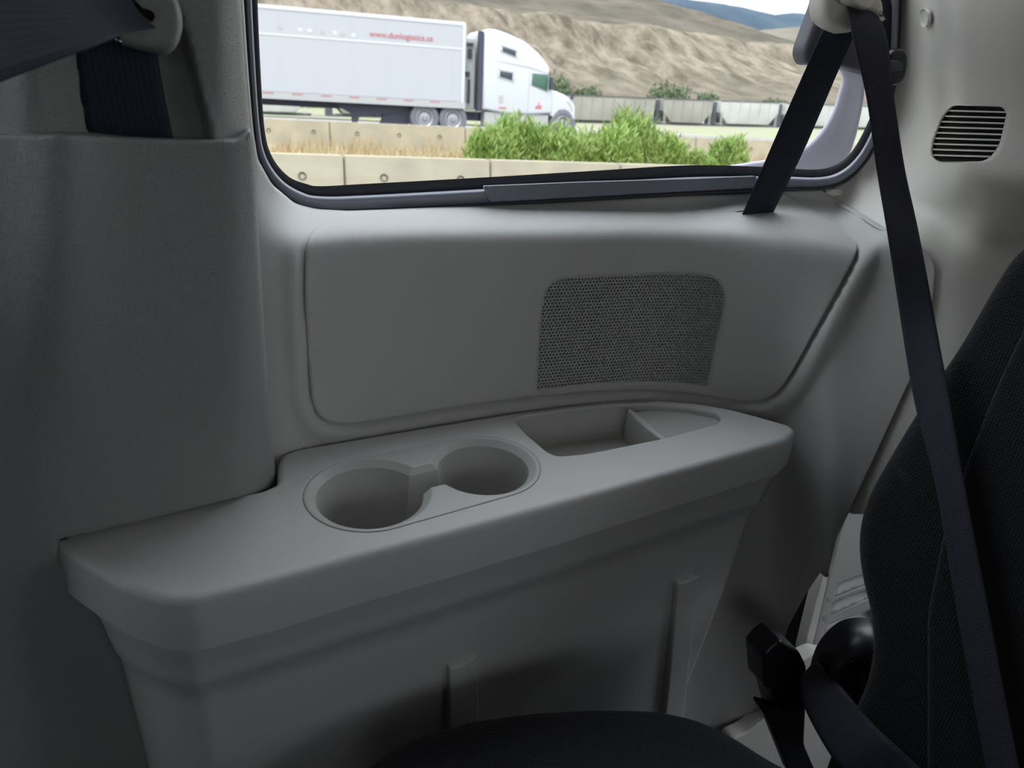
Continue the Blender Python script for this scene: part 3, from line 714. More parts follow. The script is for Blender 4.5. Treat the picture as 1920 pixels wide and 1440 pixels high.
# ---------------------------------------------------------------- third-row seat
snrm = np.array([-1., -.12, .22]); snrm /= np.linalg.norm(snrm)
sp0 = C0+ray(1600, 950)*(.46/ray(1600, 950)[1])
m_seat = on_plane(snrm, snrm@sp0)
seat = empty('rear_seat', sp0+np.array([0, -.3, -.5]), 'black knit fabric rear seat with cushion and backrest at right', 'seat')
bk_px = [(2150, 415), (1950, 425), (1915, 442), (1880, 470), (1845, 525), (1780, 640), (1725, 722), (1665, 820), (1610, 915), (1590, 975), (1586, 1030), (1594, 1090), (1610, 1150), (1615, 1210), (1606, 1270), (1580, 1330), (1540, 1400), (1500, 1520), (2150, 1520)]
suv_e1 = None
bk = sheet('backrest', rnd(bk_px, 30, sp=9), m_seat, M['fabric'], T=.12, rp=42, r=.03, step=18, push=-snrm)
bol = sheet('backrest_insert', rnd([(2010, 560), (1930, 600), (1880, 700), (1820, 850), (1770, 1000), (1740, 1150), (1740, 1520), (2010, 1520)], 30, sp=10), lambda p: m_seat(p)+snrm*.006, M['fabric'], T=.01, rp=16, r=.008, step=25, push=-snrm)
dome = sheet('hinge_cover', rnd([(1528, 1300), (1540, 1262), (1562, 1232), (1590, 1211), (1620, 1205), (1660, 1210), (1660, 1420), (1545, 1420), (1522, 1350)], 25, sp=5), on_plane((-.55, -.8, .1), np.array([-.55, -.8, .1])@(sp0+np.array([.035, .02, 0]))), M['black'], T=.05, rp=50, r=.035, step=8, push=(.55, .8, -.1))
cn = np.array([-.02, -.03, 1.]); cz = C0+ray(1100, 1340)*(.43/ray(1100, 1340)[1])
m_cush = on_plane(cn, cn@cz)
cu = sheet('cushion', rnd([(600, 1640), (640, 1470), (690, 1400), (770, 1352), (880, 1322), (1000, 1306), (1120, 1300), (1230, 1302), (1310, 1318), (1380, 1350), (1450, 1395), (1540, 1440), (1640, 1520), (1640, 1700), (600, 1700)], 30, sp=9), m_cush, M['fabric'], T=.14, rp=45, r=.035, step=18, push=(0, .0, -1.))
adopt(seat, bk, bol, dome, cu)
buck = empty('seat_belt', wp(1470, 1300, .50), 'black lap belt and bracket beside the rear seat hinge', 'seat belt')
k1 = sheet('belt_bracket', rnd([(1448, 1212), (1464, 1200), (1479, 1212), (1500, 1222), (1513, 1248), (1515, 1280), (1508, 1420), (1475, 1400), (1455, 1325), (1447, 1294), (1436, 1293), (1432, 1230)], 5, sp=5), on_y(lambda x, y: .50+0*x), M['black'], T=.03, rp=5, r=.004, step=12)
k2 = sheet('belt_tongue', rnd([(1421, 1318), (1440, 1322), (1470, 1328), (1500, 1330), (1510, 1400), (1540, 1470), (1480, 1450), (1442, 1354), (1428, 1332)], 4, sp=5), on_y(lambda x, y: .49+0*x), M['black'], T=.01, rp=4, r=.003, step=12, holes=[rnd([(1433, 1325), (1462, 1327), (1436, 1331)], 1, sp=3)])
k3 = ribbon('webbing', [(wp(1500, 1270, .485), wp(1530, 1238, .485)), (wp(1508, 1325, .455), wp(1572, 1282, .455)), (sp_(1560, 1420), sp_(1640, 1360)), (sp_(1640, 1520), sp_(1735, 1450)), (sp_(1720, 1620), sp_(1830, 1550))], M['web2'])
adopt(buck, k1, k2, k3)
# second-row seat just ahead of the pillar, outside the frame, keeps the floor in shade
sr_ = empty('second_row_seat', (-.62, -.2, ZF), 'black fabric second row seat ahead of the pillar, beyond the left edge', 'seat')
sb_ = box('backrest', (-.52, -.36, -.75, .46, .80, 1.38), M['fabric'], bev=.05, smooth=True); sc2 = box('cushion', (-1.0, -.42, -.75, .42, .62, .82), M['fabric'], bev=.05, smooth=True); sf = box('seat_base', (-1.1, -.7, -.65, .32, ZF, .63), M['black'], bev=.01)
adopt(sr_, sb_, sc2, sf)
bench = box('unseen_bench_section', (-.22, .5, -.92, -.10, .78, 1.10), M['fabric'], bev=.05, smooth=True); bench2 = box('bench_backrest', (.5, .66, -.92, .0, .85, 1.42), M['fabric'], bev=.05, smooth=True)  # unseen bench parts, added and raised to shade the lower panel
bench.parent = seat; bench.matrix_parent_inverse = Matrix.Translation(-seat.location); bench2.parent = seat; bench2.matrix_parent_inverse = Matrix.Translation(-seat.location)
#EXTERIOR
# ================================================================ outside the window
M['asphalt'] = mat('worn_asphalt', (.16, .155, .15), .9, .2, bump=('noise', 60, .3, .01), var=((.29, .28, .27), 3, .4, .6))
M['dirt'] = mat('dry_median_soil', (.29, .23, .13), .95, .1, bump=('noise', 12, .5, .05), var=((.30, .19, .10), 1.1, .42, .62))
M['concrete'] = mat('pale_concrete', (.38, .335, .245), .85, .2, bump=('noise', 40, .2, .01), var=((.31, .275, .21), 2.3, .4, .7))
M['hole'] = mat('dark_recess', (.09, .085, .08), .9, .1)
M['white'] = mat('white_truck_paint', (.58, .585, .60), .35, .4)
M['trail'] = mat('white_trailer_skin', (.445, .445, .465), .45, .35, bump=('noise', 3, .05, .01))
M['railg'] = mat('grey_side_rail', (.42, .41, .40), .5, .4)
M['red'] = mat('red_marking', (.42, .20, .20), .5, .3)
M['redtxt'] = mat('faded_red_lettering', (.50, .17, .19), .6, .2)
M['dark'] = mat('dark_chassis', (.06, .06, .08), .6, .3)
M['tyre'] = mat('dusty_tyre', (.17, .17, .19), .8, .2)
M['rim'] = mat('dull_alloy', (.38, .38, .40), .4, .4, .6)
M['cabglass'] = mat('dark_cab_glass', (.05, .055, .07), .12, .5)
M['greenglass'] = mat('green_cab_glass', (.06, .14, .10), .12, .5)
M['unit'] = mat('grey_reefer_unit', (.45, .46, .46), .6, .3)
M['cliff'] = None
M['green'] = mat('fresh_green_leaf', (.17, .27, .05), .6, .3, var=((.30, .39, .12), 2.5, .35, .65))
M['shrub'] = mat('dusty_green_leaf', (.09, .125, .065), .7, .2, var=((.15, .19, .10), 1.5, .35, .65))
M['straw'] = mat('dry_straw_grass', (.40, .34, .21), .8, .1, var=((.36, .26, .14), 1.2, .4, .6))
M['wood'] = mat('twig_bark', (.18, .13, .09), .9, .1)
M['car_tan'] = mat('dusty_taupe_railcar', (.28, .265, .235), .6, .3, var=((.34, .32, .285), .35, .35, .65))
M['car_white'] = mat('pale_railcar', (.50, .50, .49), .55, .3, var=((.42, .40, .38), .4, .4, .7))
M['car_dark'] = mat('dark_railcar_frame', (.12, .12, .14), .7, .2)  # dark grey of the sills, underframes and car ends
M['ballast'] = mat('pale_ballast', (.26, .235, .18), .95, .1, bump=('noise', 5, .4, .1), var=((.24, .27, .13), .35, .45, .62))

def nzf(x, y, seed=0):
    """smooth value noise, numpy"""
    xi = np.floor(x).astype(np.int64); yi = np.floor(y).astype(np.int64); fx = x-xi; fy = y-yi
    def h(a, b):
        v = (a*374761393+b*668265263+seed*1442695041) & 0xffffffff; v = ((v ^ (v >> 13))*1274126177) & 0xffffffff
        return ((v ^ (v >> 16)) & 0xffff)/65535.
    u = fx*fx*(3-2*fx); v = fy*fy*(3-2*fy)
    return (h(xi, yi)*(1-u)+h(xi+1, yi)*u)*(1-v)+(h(xi, yi+1)*(1-u)+h(xi+1, yi+1)*u)*v
def fbm(x, y, o=4, seed=0):
    r = 0; a = .5
    for i in range(o): r = r+a*nzf(x*2**i, y*2**i, seed+i); a *= .5
    return r
def ridged(x, y, o=4, seed=0):
    r = 0; a = .5
    for i in range(o): r = r+a*(1-abs(2*nzf(x*2**i, y*2**i, seed+i)-1)); a *= .5
    return r
def terrain(name, xs, ys, zf, material):
    X, Y = np.meshgrid(xs, ys); Z = zf(X, Y); nx, ny = len(xs), len(ys)
    v = np.c_[X.ravel(), Y.ravel(), Z.ravel()]
    i = np.arange((ny-1)*nx).reshape(ny-1, nx)[:, :-1].ravel(); f = np.c_[i, i+1, i+nx+1, i+nx]
    me = bpy.data.meshes.new(name); me.from_pydata(v.tolist(), [], f.tolist()); me.update()
    return link(name, me, material)

# ground strips
struct(box('road_near', (-40, 60, .9, 9.0, -.05, 0), M['asphalt'])); 
struct(box('road_near_left', (-60, 60, -30, .9, -.05, 0), M['asphalt']))
struct(terrain('median_ground', np.linspace(-20, 60, 60), np.linspace(8.9, 19, 24), lambda X, Y: .08+.22*sm((Y-9)/9)+.12*fbm(X*.7, Y*.7, 3), M['dirt']))
struct(box('road_far', (-40, 120, 18.9, 40, .2, .30), M['asphalt']))
struct(terrain('rail_embankment', np.linspace(-60, 260, 100), np.linspace(39.5, 118, 50), lambda X, Y: .3+(-1.25+.02*X)*sm((Y-40)/30)+.5*sm((Y-88)/20)+.12*fbm(X*.3, Y*.3, 3), M['ballast']))

def barrier(x0, L_, yb, zb, label, group):
    prof = [(-.30, 0), (-.30, .08), (-.17, .28), (-.10, .70), (-.085, .80), (.085, .80), (.10, .70), (.17, .28), (.30, .08), (.30, 0)]
    xs = (x0+.008, x0+L_-.008); V = [(x, yb+a, zb+b) for x in xs for a, b in prof]; n = len(prof)
    Fc = [(i, (i+1) % n, n+(i+1) % n, n+i) for i in range(n)]+[tuple(range(n)), tuple(range(2*n-1, n-1, -1))]
    r = empty('concrete_barrier', (x0+L_/2, yb, zb), label, 'barrier', group)
    o = mesh('barrier_body', V, Fc, M['concrete'], smooth=False)
    bb = bmesh.new(); bb.from_mesh(o.data); bmesh.ops.bevel(bb, geom=list(bb.edges), offset=.012, segments=2, affect='EDGES'); bb.to_mesh(o.data); bb.free()
    ks = [o]
    k = math.ceil((x0-.70)/.92)
    while .70+.92*k < x0+L_-.08:
        hx = .70+.92*k; k += 1
        if hx < x0+.08: continue
        ks.append(lathe('lifting_hole', [(0, .012), (.028, .012), (.034, 0), (.044, -.008), (.046, .03)], (hx, yb-.128, zb+.57), M['hole'], n=14))
    adopt(r, *ks)
for k, nm in enumerate(['at the lower left corner of the window', 'second from the lower left window corner', 'before the left end of the green bushes',
        'directly in front of the tallest green bush', 'running behind the lower end of the black strap', 'last of the near row, right of the strap']):
    barrier(-.58+1.75*k, 1.75, 9.3, .0, 'pale concrete barrier segment '+nm, 'near concrete barrier row')
barrier(-2.33, 1.75, 9.3, 0, 'pale concrete barrier segment beyond the left edge of the window', 'near concrete barrier row')
for k, nm in enumerate(['at the left end of the far row', 'below the red trailer lettering and landing gear', 'behind the left bushes below the cab',
        'of the far row behind the tallest bush', 'behind the lone small bush near the strap', 'of the far row right of the strap']):
    barrier(-1.06+3.02*k, 3.02, 17.8, .10, 'weathered concrete barrier segment '+nm, 'far concrete barrier row')

# --- trailer
TY = 28.0
tr = empty('semi_trailer', (3, TY+1.25, .32), 'long white box trailer with red web address lettering', 'trailer')
tb = box('trailer_box', (-6.0, 7.76, TY, TY+2.5, 1.42, 3.98), M['trail'], bev=.03)
parts = [tb, box('top_rail', (-6, 7.78, TY-.02, TY+.06, 3.88, 4.0), M['white'], bev=.01), box('logo_rail', (-6, 7.7, TY-.012, TY+.01, 3.12, 3.18), M['white'])]
parts.append(box('side_rail', (-6.0, 7.84, TY-.03, TY+.08, 1.20, 1.42), M['railg'], bev=.01))
parts.append(box('corner_post', (7.68, 7.80, TY-.025, TY+.1, 1.25, 3.95), M['white'], bev=.015))
for k in range(13): parts.append(box('reflective_strip', (-4.6+k*.93, -4.25+k*.93, TY-.035, TY-.028, 1.36, 1.405), M['red']))
for k in range(12): parts.append(box('panel_seam', (-5.4+k*1.16, -5.385+k*1.16, TY-.004, TY+.002, 1.45, 3.86), M['trail']))
tx = bpy.data.curves.new('lettering', 'FONT'); tx.body = 'www.dunlogistics.ca'; tx.size = .25; tx.extrude = .004; tx.offset = .002
to = bpy.data.objects.new('lettering_curve', tx); col.objects.link(to); bpy.context.view_layer.update()
tme = bpy.data.meshes.new_from_object(to.evaluated_get(bpy.context.evaluated_depsgraph_get())); bpy.data.objects.remove(to)
vx = [v.co.x for v in tme.vertices]; k_ = 2.16/(max(vx)-min(vx))
for v in tme.vertices: v.co = Vector((4.48+v.co.x*k_, TY-.012-v.co.z, 3.32+v.co.y))
tme.materials.clear(); tt = link('web_address_lettering', tme, M['redtxt'], smooth=False); parts.append(tt)
# raised pale capitals left of the address, too worn to read
lt = []
for x_, z_ in [(1.62, 3.36), (2.25, 3.34), (2.55, 3.34), (2.95, 3.33), (3.35, 3.33), (3.6, 3.31), (3.95, 3.30)]:
    lt.append(x_)
    parts.append(box('worn_mark', (x_-.07, x_+.07, TY-.008, TY+.002, z_-.05, z_+.06), M['railg' if x_ in (1.62, 2.95, 3.6) else 'white'], bev=.003))
# belly gear: landing legs, dark skirt, fender over the drive wheels
parts.append(extrude_profile('landing_gear', [(3.2, 1.2), (5.9, 1.2), (5.5, .95), (4.6, .85), (4.15, .75), (4.05, .45), (3.95, .45), (3.9, .85), (3.5, 1.05)], TY+.3, TY+.6, M['dark']))
parts.append(box('cross_member', (-6, 7.6, TY+.6, TY+1.9, 1.0, 1.2), M['dark']))
adopt(tr, *parts)

# --- tractor
tc_ = empty('truck_tractor', (10, TY+1.2, .32), 'white highway tractor cab with sleeper windows pulling the trailer', 'truck')
cabp = [(8.50, 1.22), (8.47, 3.72), (8.62, 3.86), (8.9, 3.86), (9.35, 3.76), (9.98, 3.55), (10.52, 3.22), (10.93, 2.82), (11.0, 2.66), (10.96, 2.56), (11.0, 2.5), (11.2, 1.98), (11.2, 1.2), (10.4, 1.12), (9.4, 1.1)]
cp = [extrude_profile('cab', cabp, TY, TY+2.4, M['white'], bev=.10)]
hood = [(11.1, 1.15), (11.1, 2.0), (11.3, 1.98), (11.62, 1.88), (11.95, 1.72), (12.10, 1.5), (12.14, 1.05), (12.02, .95), (11.98, 1.15), (11.86, 1.28), (11.68, 1.33), (11.48, 1.30), (11.34, 1.18), (11.28, 1.05)]
cp.append(extrude_profile('hood', hood, TY+.05, TY+2.35, M['white'], bev=.06))
cp.append(box('side_fairing', (8.30, 8.46, TY+.02, TY+.3, 1.15, 3.78), M['dark'], bev=.02))
cp.append(box('equipment_box', (7.95, 8.32, TY+.5, TY+2.0, 1.2, 3.55), M['unit'], bev=.03))
for a in ((7.98, 8.2, 3.3, 3.4), (8.02, 8.16, 2.9, 3.2), (7.95, 8.1, 2.3, 2.45), (8.05, 8.12, 1.4, 2.2)): cp.append(box('hose_fitting', (a[0], a[1], TY+.4, TY+.52, a[2], a[3]), M['dark'], bev=.01))
def quadwin(name, pts_, m, fr=.05):
    lp = np.array(pts_, float); c = lp.mean(0); o_ = []
    for k_, mm, dy in ((1+fr*2, M['white'], -.012), (1, m, -.022)):
        q_ = [(c+(p-c)*k_) for p in lp]
        o_.append(extrude_profile(name if k_ == 1 else 'window_rim', [tuple(p) for p in q_], TY+dy, TY+.02, mm, bev=.04))
    return o_
cp += quadwin('sleeper_window', [(9.13, 3.34), (9.13, 3.17), (9.66, 3.02), (9.66, 3.22)], M['cabglass'], .12)
cp += quadwin('sleeper_window', [(9.08, 2.55), (9.07, 2.33), (9.58, 2.22), (9.58, 2.50)], M['cabglass'], .12)
cp += quadwin('door_window', [(10.32, 2.52), (10.31, 2.13), (10.93, 1.95), (10.95, 2.50)], M['greenglass'], .03)
cp.append(box('door_seam', (10.20, 10.225, TY-.004, TY+.01, 1.2, 2.6), M['railg']))
cp.append(extrude_profile('roof_groove', [(9.0, 2.86), (9.0, 2.83), (10.2, 2.68), (10.9, 2.52), (10.9, 2.57), (10.2, 2.74)], TY-.004, TY+.01, M['railg']))
cp.append(extrude_profile('windscreen', [(10.98, 2.55), (11.03, 2.55), (11.25, 2.0), (11.18, 1.98)], TY+.08, TY+2.3, M['cabglass'], bev=.01))
cp.append(box('mirror', (10.96, 11.06, TY-.22, TY-.02, 2.0, 2.45), M['cabglass'], bev=.03))
cp.append(box('hood_mirror', (11.88, 11.98, TY-.05, TY+.05, 1.72, 1.92), M['dark'], bev=.02))
cp.append(extrude_profile('headlamp', [(11.72, 1.66), (11.92, 1.48), (12.02, 1.3), (12.0, 1.45), (11.9, 1.6)], TY+.03, TY+.3, M['unit'], bev=.01))
cp.append(extrude_profile('door_emblem', [(10.5, 1.32), (10.75, 1.32), (10.75, 1.46), (10.66, 1.46), (10.66, 1.58), (10.62, 1.58), (10.6, 1.46), (10.5, 1.42)], TY-.006, TY+.01, M['redtxt'], bev=.01))
cp.append(box('fuel_placard', (9.08, 9.26, TY-.006, TY+.01, 1.45, 1.72), M['railg'])); cp.append(box('red_placard', (9.1, 9.4, TY-.006, TY+.01, 1.27, 1.33), M['redtxt']))
cp.append(box('step', (8.6, 11.1, TY+.1, TY+.6, .62, 1.15), M['railg'], bev=.05))
cp.append(box('frame_rail', (5.0, 11.4, TY+.7, TY+1.7, .8, 1.1), M['dark']))
cp.append(extrude_profile('drive_fender', [(4.88, .55), (5.02, .9), (5.25, 1.1), (5.6, 1.16), (6.0, 1.15), (6.2, 1.2), (7.65, 1.2), (7.68, .7), (7.4, .6), (5.9, .6), (5.4, .45)], TY+.35, TY+.6, M['dark']))
for nm_, wx in (('drive_wheel', 6.41), ('drive_wheel', 7.44), ('steer_wheel', 11.68)):
    wh = lathe(nm_, [(.20, .06), (.30, .02), (.36, -.02), (.44, -.03), (.50, .0), (.515, .06), (.515, .28), (.4, .3)], (wx, TY+.08, .83), M['tyre'], n=36)
    hb = lathe('hub', [(0, -.01), (.07, -.01), (.09, .03), (.19, .06), (.24, .045), (.295, -.01), (.31, .0), (.31, .05)], (wx, TY+.085, .83), M['rim'], n=28); hb.parent = wh; cp.append(wh)
adopt(tc_, *cp)

# --- freight cars
def railcar(x0, x1, m, label, yr=85.):
    zb = -1.05+.02*(x0+x1)/2; L_ = x1-x0; H_ = 3.05; dz = .02*L_/2
    r = empty('hopper_railcar', ((x0+x1)/2, yr+1.5, zb), label, 'railcar', 'freight cars behind the highway')
    def Z(x, z): return zb+z+.02*(x-(x0+x1)/2)
    side = [(x0+.05, H_), (x1-.05, H_), (x1-.05, 1.75), (x1-1.25, .45), (x0+1.25, .45), (x0+.05, 1.75)]
    b_ = extrude_profile('car_body', [(x, Z(x, z)) for x, z in side], yr, yr+3, m, bev=.08)
    ks = [b_, extrude_profile('top_sill', [(x0, Z(x0, H_-.02)), (x0, Z(x0, H_+.08)), (x1, Z(x1, H_+.08)), (x1, Z(x1, H_-.02))], yr-.08, yr+.1, M['car_dark']),
          extrude_profile('underframe', [(x0-.3, Z(x0, .1)), (x0-.3, Z(x0, .38)), (x1+.3, Z(x1, .38)), (x1+.3, Z(x1, .1))], yr+.3, yr+2.6, M['car_dark']),
          extrude_profile('end_platform', [(x0-.35, Z(x0, .2)), (x0-.35, Z(x0, 2.9)), (x0+.25, Z(x0, 2.9)), (x0+.25, Z(x0, .2))], yr+.9, yr+2.6, M['car_dark'])]
    nr_ = int(L_/1.25)
    for k in range(1, nr_):
        xx = x0+L_*k/nr_; ks.append(extrude_profile('side_post', [(xx-.05, Z(xx, .55)), (xx-.05, Z(xx, H_)), (xx+.05, Z(xx, H_)), (xx+.05, Z(xx, .55))], yr-.07, yr+.02, m))
    for dx in (.45, .85):
        for e_, s_ in ((x0, 1), (x1, -1)):
            xx = e_+s_*dx*.5; ks.append(extrude_profile('ladder_rail', [(xx-.03, Z(xx, .3)), (xx-.03, Z(xx, 1.9)), (xx+.03, Z(xx, 1.9)), (xx+.03, Z(xx, .3))], yr-.05, yr+.0, M['car_white']))
    adopt(r, *ks)
railcar(-6.5, 7.35, M['car_white'], 'pale hopper railcar glimpsed beneath the rear of the white trailer')
railcar(9.6, 21.6, M['car_tan'], 'taupe hopper railcar mostly hidden behind the trailer wheels')
railcar(22.4, 33.9, M['car_tan'], 'taupe hopper railcar hidden behind the truck cab')
railcar(34.8, 46.9, M['car_tan'], 'taupe hopper railcar just ahead of the truck hood')
railcar(47.9, 54.7, M['car_tan'], 'short taupe hopper railcar between the green bushes and the pale cars')
railcar(55.7, 64.2, M['car_white'], 'pale hopper railcar left of the black belt strap')
railcar(65.2, 74.5, M['car_white'], 'pale hopper railcar seen between strap and window corner')
railcar(75.5, 86, M['car_white'], 'last pale hopper railcar toward the window corner')

# --- eroded hillside, second ridge and forested mountain
def cliffmat():
    m = bpy.data.materials.new('eroded_tan_hillside'); m.use_nodes = True; t = m.node_tree; b = t.nodes['Principled BSDF']; b.inputs['Roughness'].default_value = .95; b.inputs['Specular IOR Level'].default_value = .1
    c = t.nodes.new('ShaderNodeTexCoord'); at = t.nodes.new('ShaderNodeAttribute'); at.attribute_name = 'upper'
    mp_ = t.nodes.new('ShaderNodeMapping'); mp_.inputs['Scale'].default_value = (1, .35, .25); t.links.new(c.outputs['Object'], mp_.inputs[0])
    n = t.nodes.new('ShaderNodeTexNoise'); n.inputs['Scale'].default_value = .35; n.inputs['Detail'].default_value = 7; n.inputs['Roughness'].default_value = .65; t.links.new(mp_.outputs[0], n.inputs[0])
    r = t.nodes.new('ShaderNodeValToRGB'); r.color_ramp.elements[0].position = .36; r.color_ramp.elements[1].position = .62
    r.color_ramp.elements[0].color = (.085, .070, .050, 1); r.color_ramp.elements[1].color = (.235, .193, .145, 1); t.links.new(n.outputs[0], r.inputs[0])  # tan soil, streak contrast raised in the colour to read as rill shading
    n2 = t.nodes.new('ShaderNodeTexNoise'); n2.inputs['Scale'].default_value = .06; n2.inputs['Detail'].default_value = 8; t.links.new(c.outputs['Object'], n2.inputs[0])
    r2 = t.nodes.new('ShaderNodeValToRGB'); r2.color_ramp.elements[0].position = .38; r2.color_ramp.elements[1].position = .66
    r2.color_ramp.elements[0].color = (.075, .065, .048, 1); r2.color_ramp.elements[1].color = (.135, .112, .083, 1); t.links.new(n2.outputs[0], r2.inputs[0])
    x = t.nodes.new('ShaderNodeMix'); x.data_type = 'RGBA'; t.links.new(at.outputs['Fac'], x.inputs[0]); t.links.new(r.outputs[0], x.inputs[6]); t.links.new(r2.outputs[0], x.inputs[7]); t.links.new(x.outputs[2], b.inputs['Base Color'])
    bp = t.nodes.new('ShaderNodeBump'); bp.inputs['Distance'].default_value = 1.0; bp.inputs['Strength'].default_value = .6; t.links.new(n.outputs[0], bp.inputs['Height']); t.links.new(bp.outputs[0], b.inputs['Normal'])
    return m
M['cliff'] = cliffmat()
def cliff(X, Y):
    lip = 21.5-.028*X+2.2*(fbm(X*.06, X*0+3, 3, 5)-.5)
    g = ridged(X*.11, Y*.02+X*.02, 4, 11); g2 = fbm(X*.35, Y*.09, 3, 21)
    yy = Y-16*(g-.45)*sm((Y-118)/25.)*(1-.6*sm((Y-168)/30))-3*(g2-.45)
    base = 2.6+.022*X
    z = base+6.5*sm((yy-112)/36.)**1.2+(lip-base-6.5)*sm((yy-140)/26.)
    up = np.clip(yy-166, 0, None); crest = 44+.0*X-sm((X-150)/60.)*13-sm((X-200)/50.)*8
    z = z+(crest-lip)*sm(up/150.)+1.2*(fbm(X*.12, Y*.12, 4, 31)-.5)*sm((Y-110)/20)
    return np.where(Y < 112, base-1.5+1.5*sm((Y-104)/8), z)
hx, hy = np.linspace(-25, 330, 520), np.r_[np.linspace(104, 175, 110), np.linspace(176.5, 330, 60)]
hill = terrain('tan_hillside', hx, hy, cliff, M['cliff'])
X, Y = np.meshgrid(hx, hy); g = ridged(X*.11, Y*.02+X*.02, 4, 11); upv = sm((Y-16*(g-.45)-163+6*(fbm(X*.1, Y*.1, 3, 77)-.5))/9.).ravel(); low = (1-sm((Y-120)/22.)).ravel()*.8
at_ = hill.data.attributes.new('upper', 'FLOAT', 'POINT'); at_.data.foreach_set('value', np.clip(upv+low*0.6, 0, 1).astype(np.float32))
struct(hill)
def ridge(name, y0, dpt, tab, material, amp, fx, seed):
    xs = np.linspace(tab[0][0], tab[-1][0], 260); ys = np.linspace(0, 1, 40)
    def zf(X, Y):
        t = (Y-y0)/dpt; top_ = ip(X, tab)
        return top_*(sm(t*1.0)**.8)+amp*(ridged(X*fx, t*2, 4, seed)-.5)*sm(t*3)*(.35+.65*(1-sm(t)))
    return struct(terrain(name, xs, y0+ys*dpt, zf, material))
M['ridge2'] = mat('pale_eroded_ridge', (.17, .148, .117), .95, .1, var=((.115, .107, .09), .03, .4, .6))
M['mount'] = mat('haze_blue_forest_mountain', (.045, .066, .088), .95, .05, var=((.068, .092, .118), .006, .4, .65))  # blue-grey base colour stands in for haze over distant forest
ridge('pale_ridge', 420, 180, [(150, 30), (300, 45), (388, 62), (425, 71), (470, 77), (520, 76), (700, 70)], M['ridge2'], 6, .03, 41)
ridge('forested_mountain', 1500, 700, [(0, 330), (800, 330), (1100, 318), (1300, 308), (1420, 306), (1500, 300), (1560, 292), (1640, 305), (1750, 300), (1900, 290), (2600, 250)], M['mount'], 30, .004, 51)

# --- plants
def plant(name, cx, cy, cz_, rx_, ry_, h_, nbl, material, label, cat, group=None, bw=.02, lean=.25, leafy=True, seed=1):
    g_ = np.random.default_rng(seed); V, Fc = [], []
    for i in range(nbl):
        a = g_.uniform(0, 2*pi); q_ = sqrt(g_.uniform(0, 1)); x = cx+rx_*q_*cos(a); y = cy+ry_*q_*sin(a)
        hh = h_*(1-.4*q_**4)*g_.uniform(.5, 1.0)*(.85+.3*nzf(np.array(x*3.), np.array(y*3.), seed)); z0 = cz_+(g_.uniform(0, .8)*hh if leafy else 0); L_ = hh*(.14 if leafy else 1)*g_.uniform(.6, 1.2)
        if z0+L_ > cz_+hh*1.1: L_ = cz_+hh*1.1-z0
        dx, dy = g_.normal(0, lean, 2)*L_; th0 = g_.uniform(0, pi); wx, wy = bw*cos(th0), bw*sin(th0)
        b = len(V); V += [(x-wx*.4, y-wy*.4, z0), (x+wx*.4, y+wy*.4, z0), (x+dx*.5+wx, y+dy*.5+wy, z0+L_*.5), (x+dx*.5-wx, y+dy*.5-wy, z0+L_*.5), (x+dx, y+dy, z0+L_)]
        Fc += [(b, b+1, b+2, b+3), (b+3, b+2, b+4)]
    o = mesh('foliage', V, Fc, material, smooth=False, recalc=False)
    r = empty(name, (cx, cy, cz_), label, cat, group); ks = [o]
    for k in range(5):
        a = k*1.3; st = lathe_stem((cx, cy, cz_-.05), (cx+rx_*.5*cos(a), cy+ry_*.5*sin(a), cz_+h_*.6), .012*max(1, h_/1.2)); ks.append(st)
    adopt(r, *ks); return r
def lathe_stem(p, q_, r_):
    p, q_ = np.array(p), np.array(q_); V = []; 
    for t, s_ in ((0, 1), (.5, .7), (1, .3)):
        c = p*(1-t)+q_*t
        for k in range(5): V.append(c+r_*s_*np.array([cos(k*1.2566), sin(k*1.2566), 0]))
    Fc = [(j*5+k, j*5+(k+1) % 5, (j+1)*5+(k+1) % 5, (j+1)*5+k) for j in range(2) for k in range(5)]
    return mesh('stem', V, Fc, M['wood'], recalc=False)
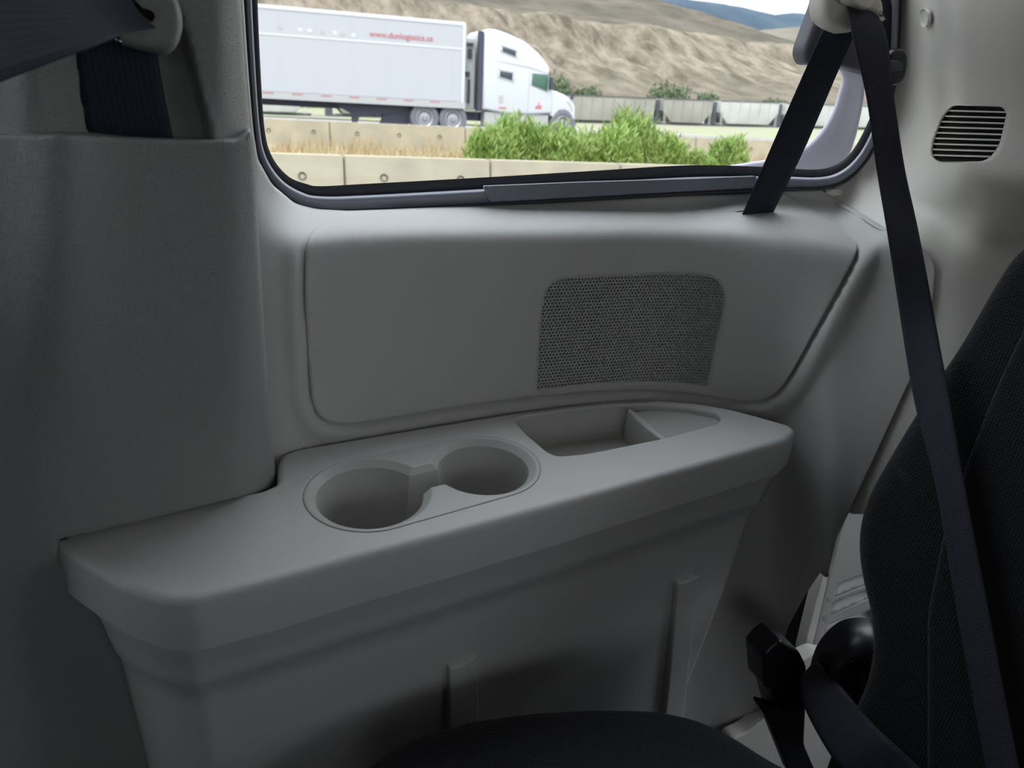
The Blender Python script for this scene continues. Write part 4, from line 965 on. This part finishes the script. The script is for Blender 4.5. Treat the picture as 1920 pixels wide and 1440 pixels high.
bl = [(4.0, 12.6, .45, 1.02, 'leafy bright green bush at the left end of the median hedge', 3),
      (4.75, 13.4, .6, 1.25, 'bright green bush below the front of the white trailer', 4),
      (5.5, 13.0, .6, 1.22, 'bright green bush below the truck cab', 5),
      (6.2, 12.6, .55, 1.12, 'bright green bush under the truck front wheel', 6),
      (6.85, 13.2, .6, 1.42, 'tallest bright green bush in the middle of the window view', 7),
      (7.35, 12.8, .45, 1.12, 'bright green bush at the right end of the median hedge', 8),
      (8.95, 13.2, .42, 1.12, 'smaller separate green bush nearest the black strap', 9),
      (8.25, 13.0, .35, .8, 'low sparse green bush in the dry grass between hedge and strap', 10)]
for x_, y_, r_, h_, lb, sd_ in bl:
    plant('green_bush', x_, y_, .2, r_, r_*.8, h_*1.0, 9000 if h_ > .9 else 4000, M['green'], lb, 'bush', 'green bushes between the barriers', .015, .5, True, sd_)
plant('grass_tuft', 3.3, 12.0, .2, .35, .3, .5, 420, M['green'], 'low green grass tuft left of the bushes', 'grass', None, .008, .2, False, 14)
for x_, y_, z_, r_, h_, lb, sd_ in [(60.5, 106, 2.6, 3.4, 4.2, 'large dusty green shrub at the foot of the hill', 20), (67, 106, 2.9, 1.8, 2.6, 'small dusty green shrub right of the large one at the hill foot', 21),
        (43, 108, 2.3, 3.2, 4.6, 'dusty green shrub on the slope just above the truck hood', 22), (48, 107, 2.4, 2.2, 3.0, 'low dusty shrub behind the railcar nearest the truck', 23), (79, 106, 3.0, 2.4, 2.2, 'low dusty shrub at the hill foot behind the strap', 24)]:
    plant('hill_shrub', x_, y_, z_-.4, r_, 2, h_, 1100, M['shrub'], lb, 'shrub', 'shrubs at the foot of the hill', .16, .4, True, sd_)
# dry grass cover
g_ = np.random.default_rng(5); V, Fc = [], []
for i in range(9000):
    x, y = g_.uniform(-2, 13), g_.uniform(9.7, 17.4); z0 = .16+.2*sm((y-9)/9); hh = g_.uniform(.08, .34)*(1.3 if nzf(np.array(x*.9), np.array(y*.9), 3) > .5 else .6)
    dx, dy = g_.normal(0, .08, 2); a = g_.uniform(0, pi); wx, wy = .012*cos(a), .012*sin(a); b = len(V)
    V += [(x-wx, y-wy, z0), (x+wx, y+wy, z0), (x+dx, y+dy, z0+hh)]; Fc.append((b, b+1, b+2))
tag(mesh('dry_grass', V, Fc, M['straw'], smooth=False, recalc=False), 'straw coloured dry grass over the median between the barrier rows', 'grass', kind='stuff')
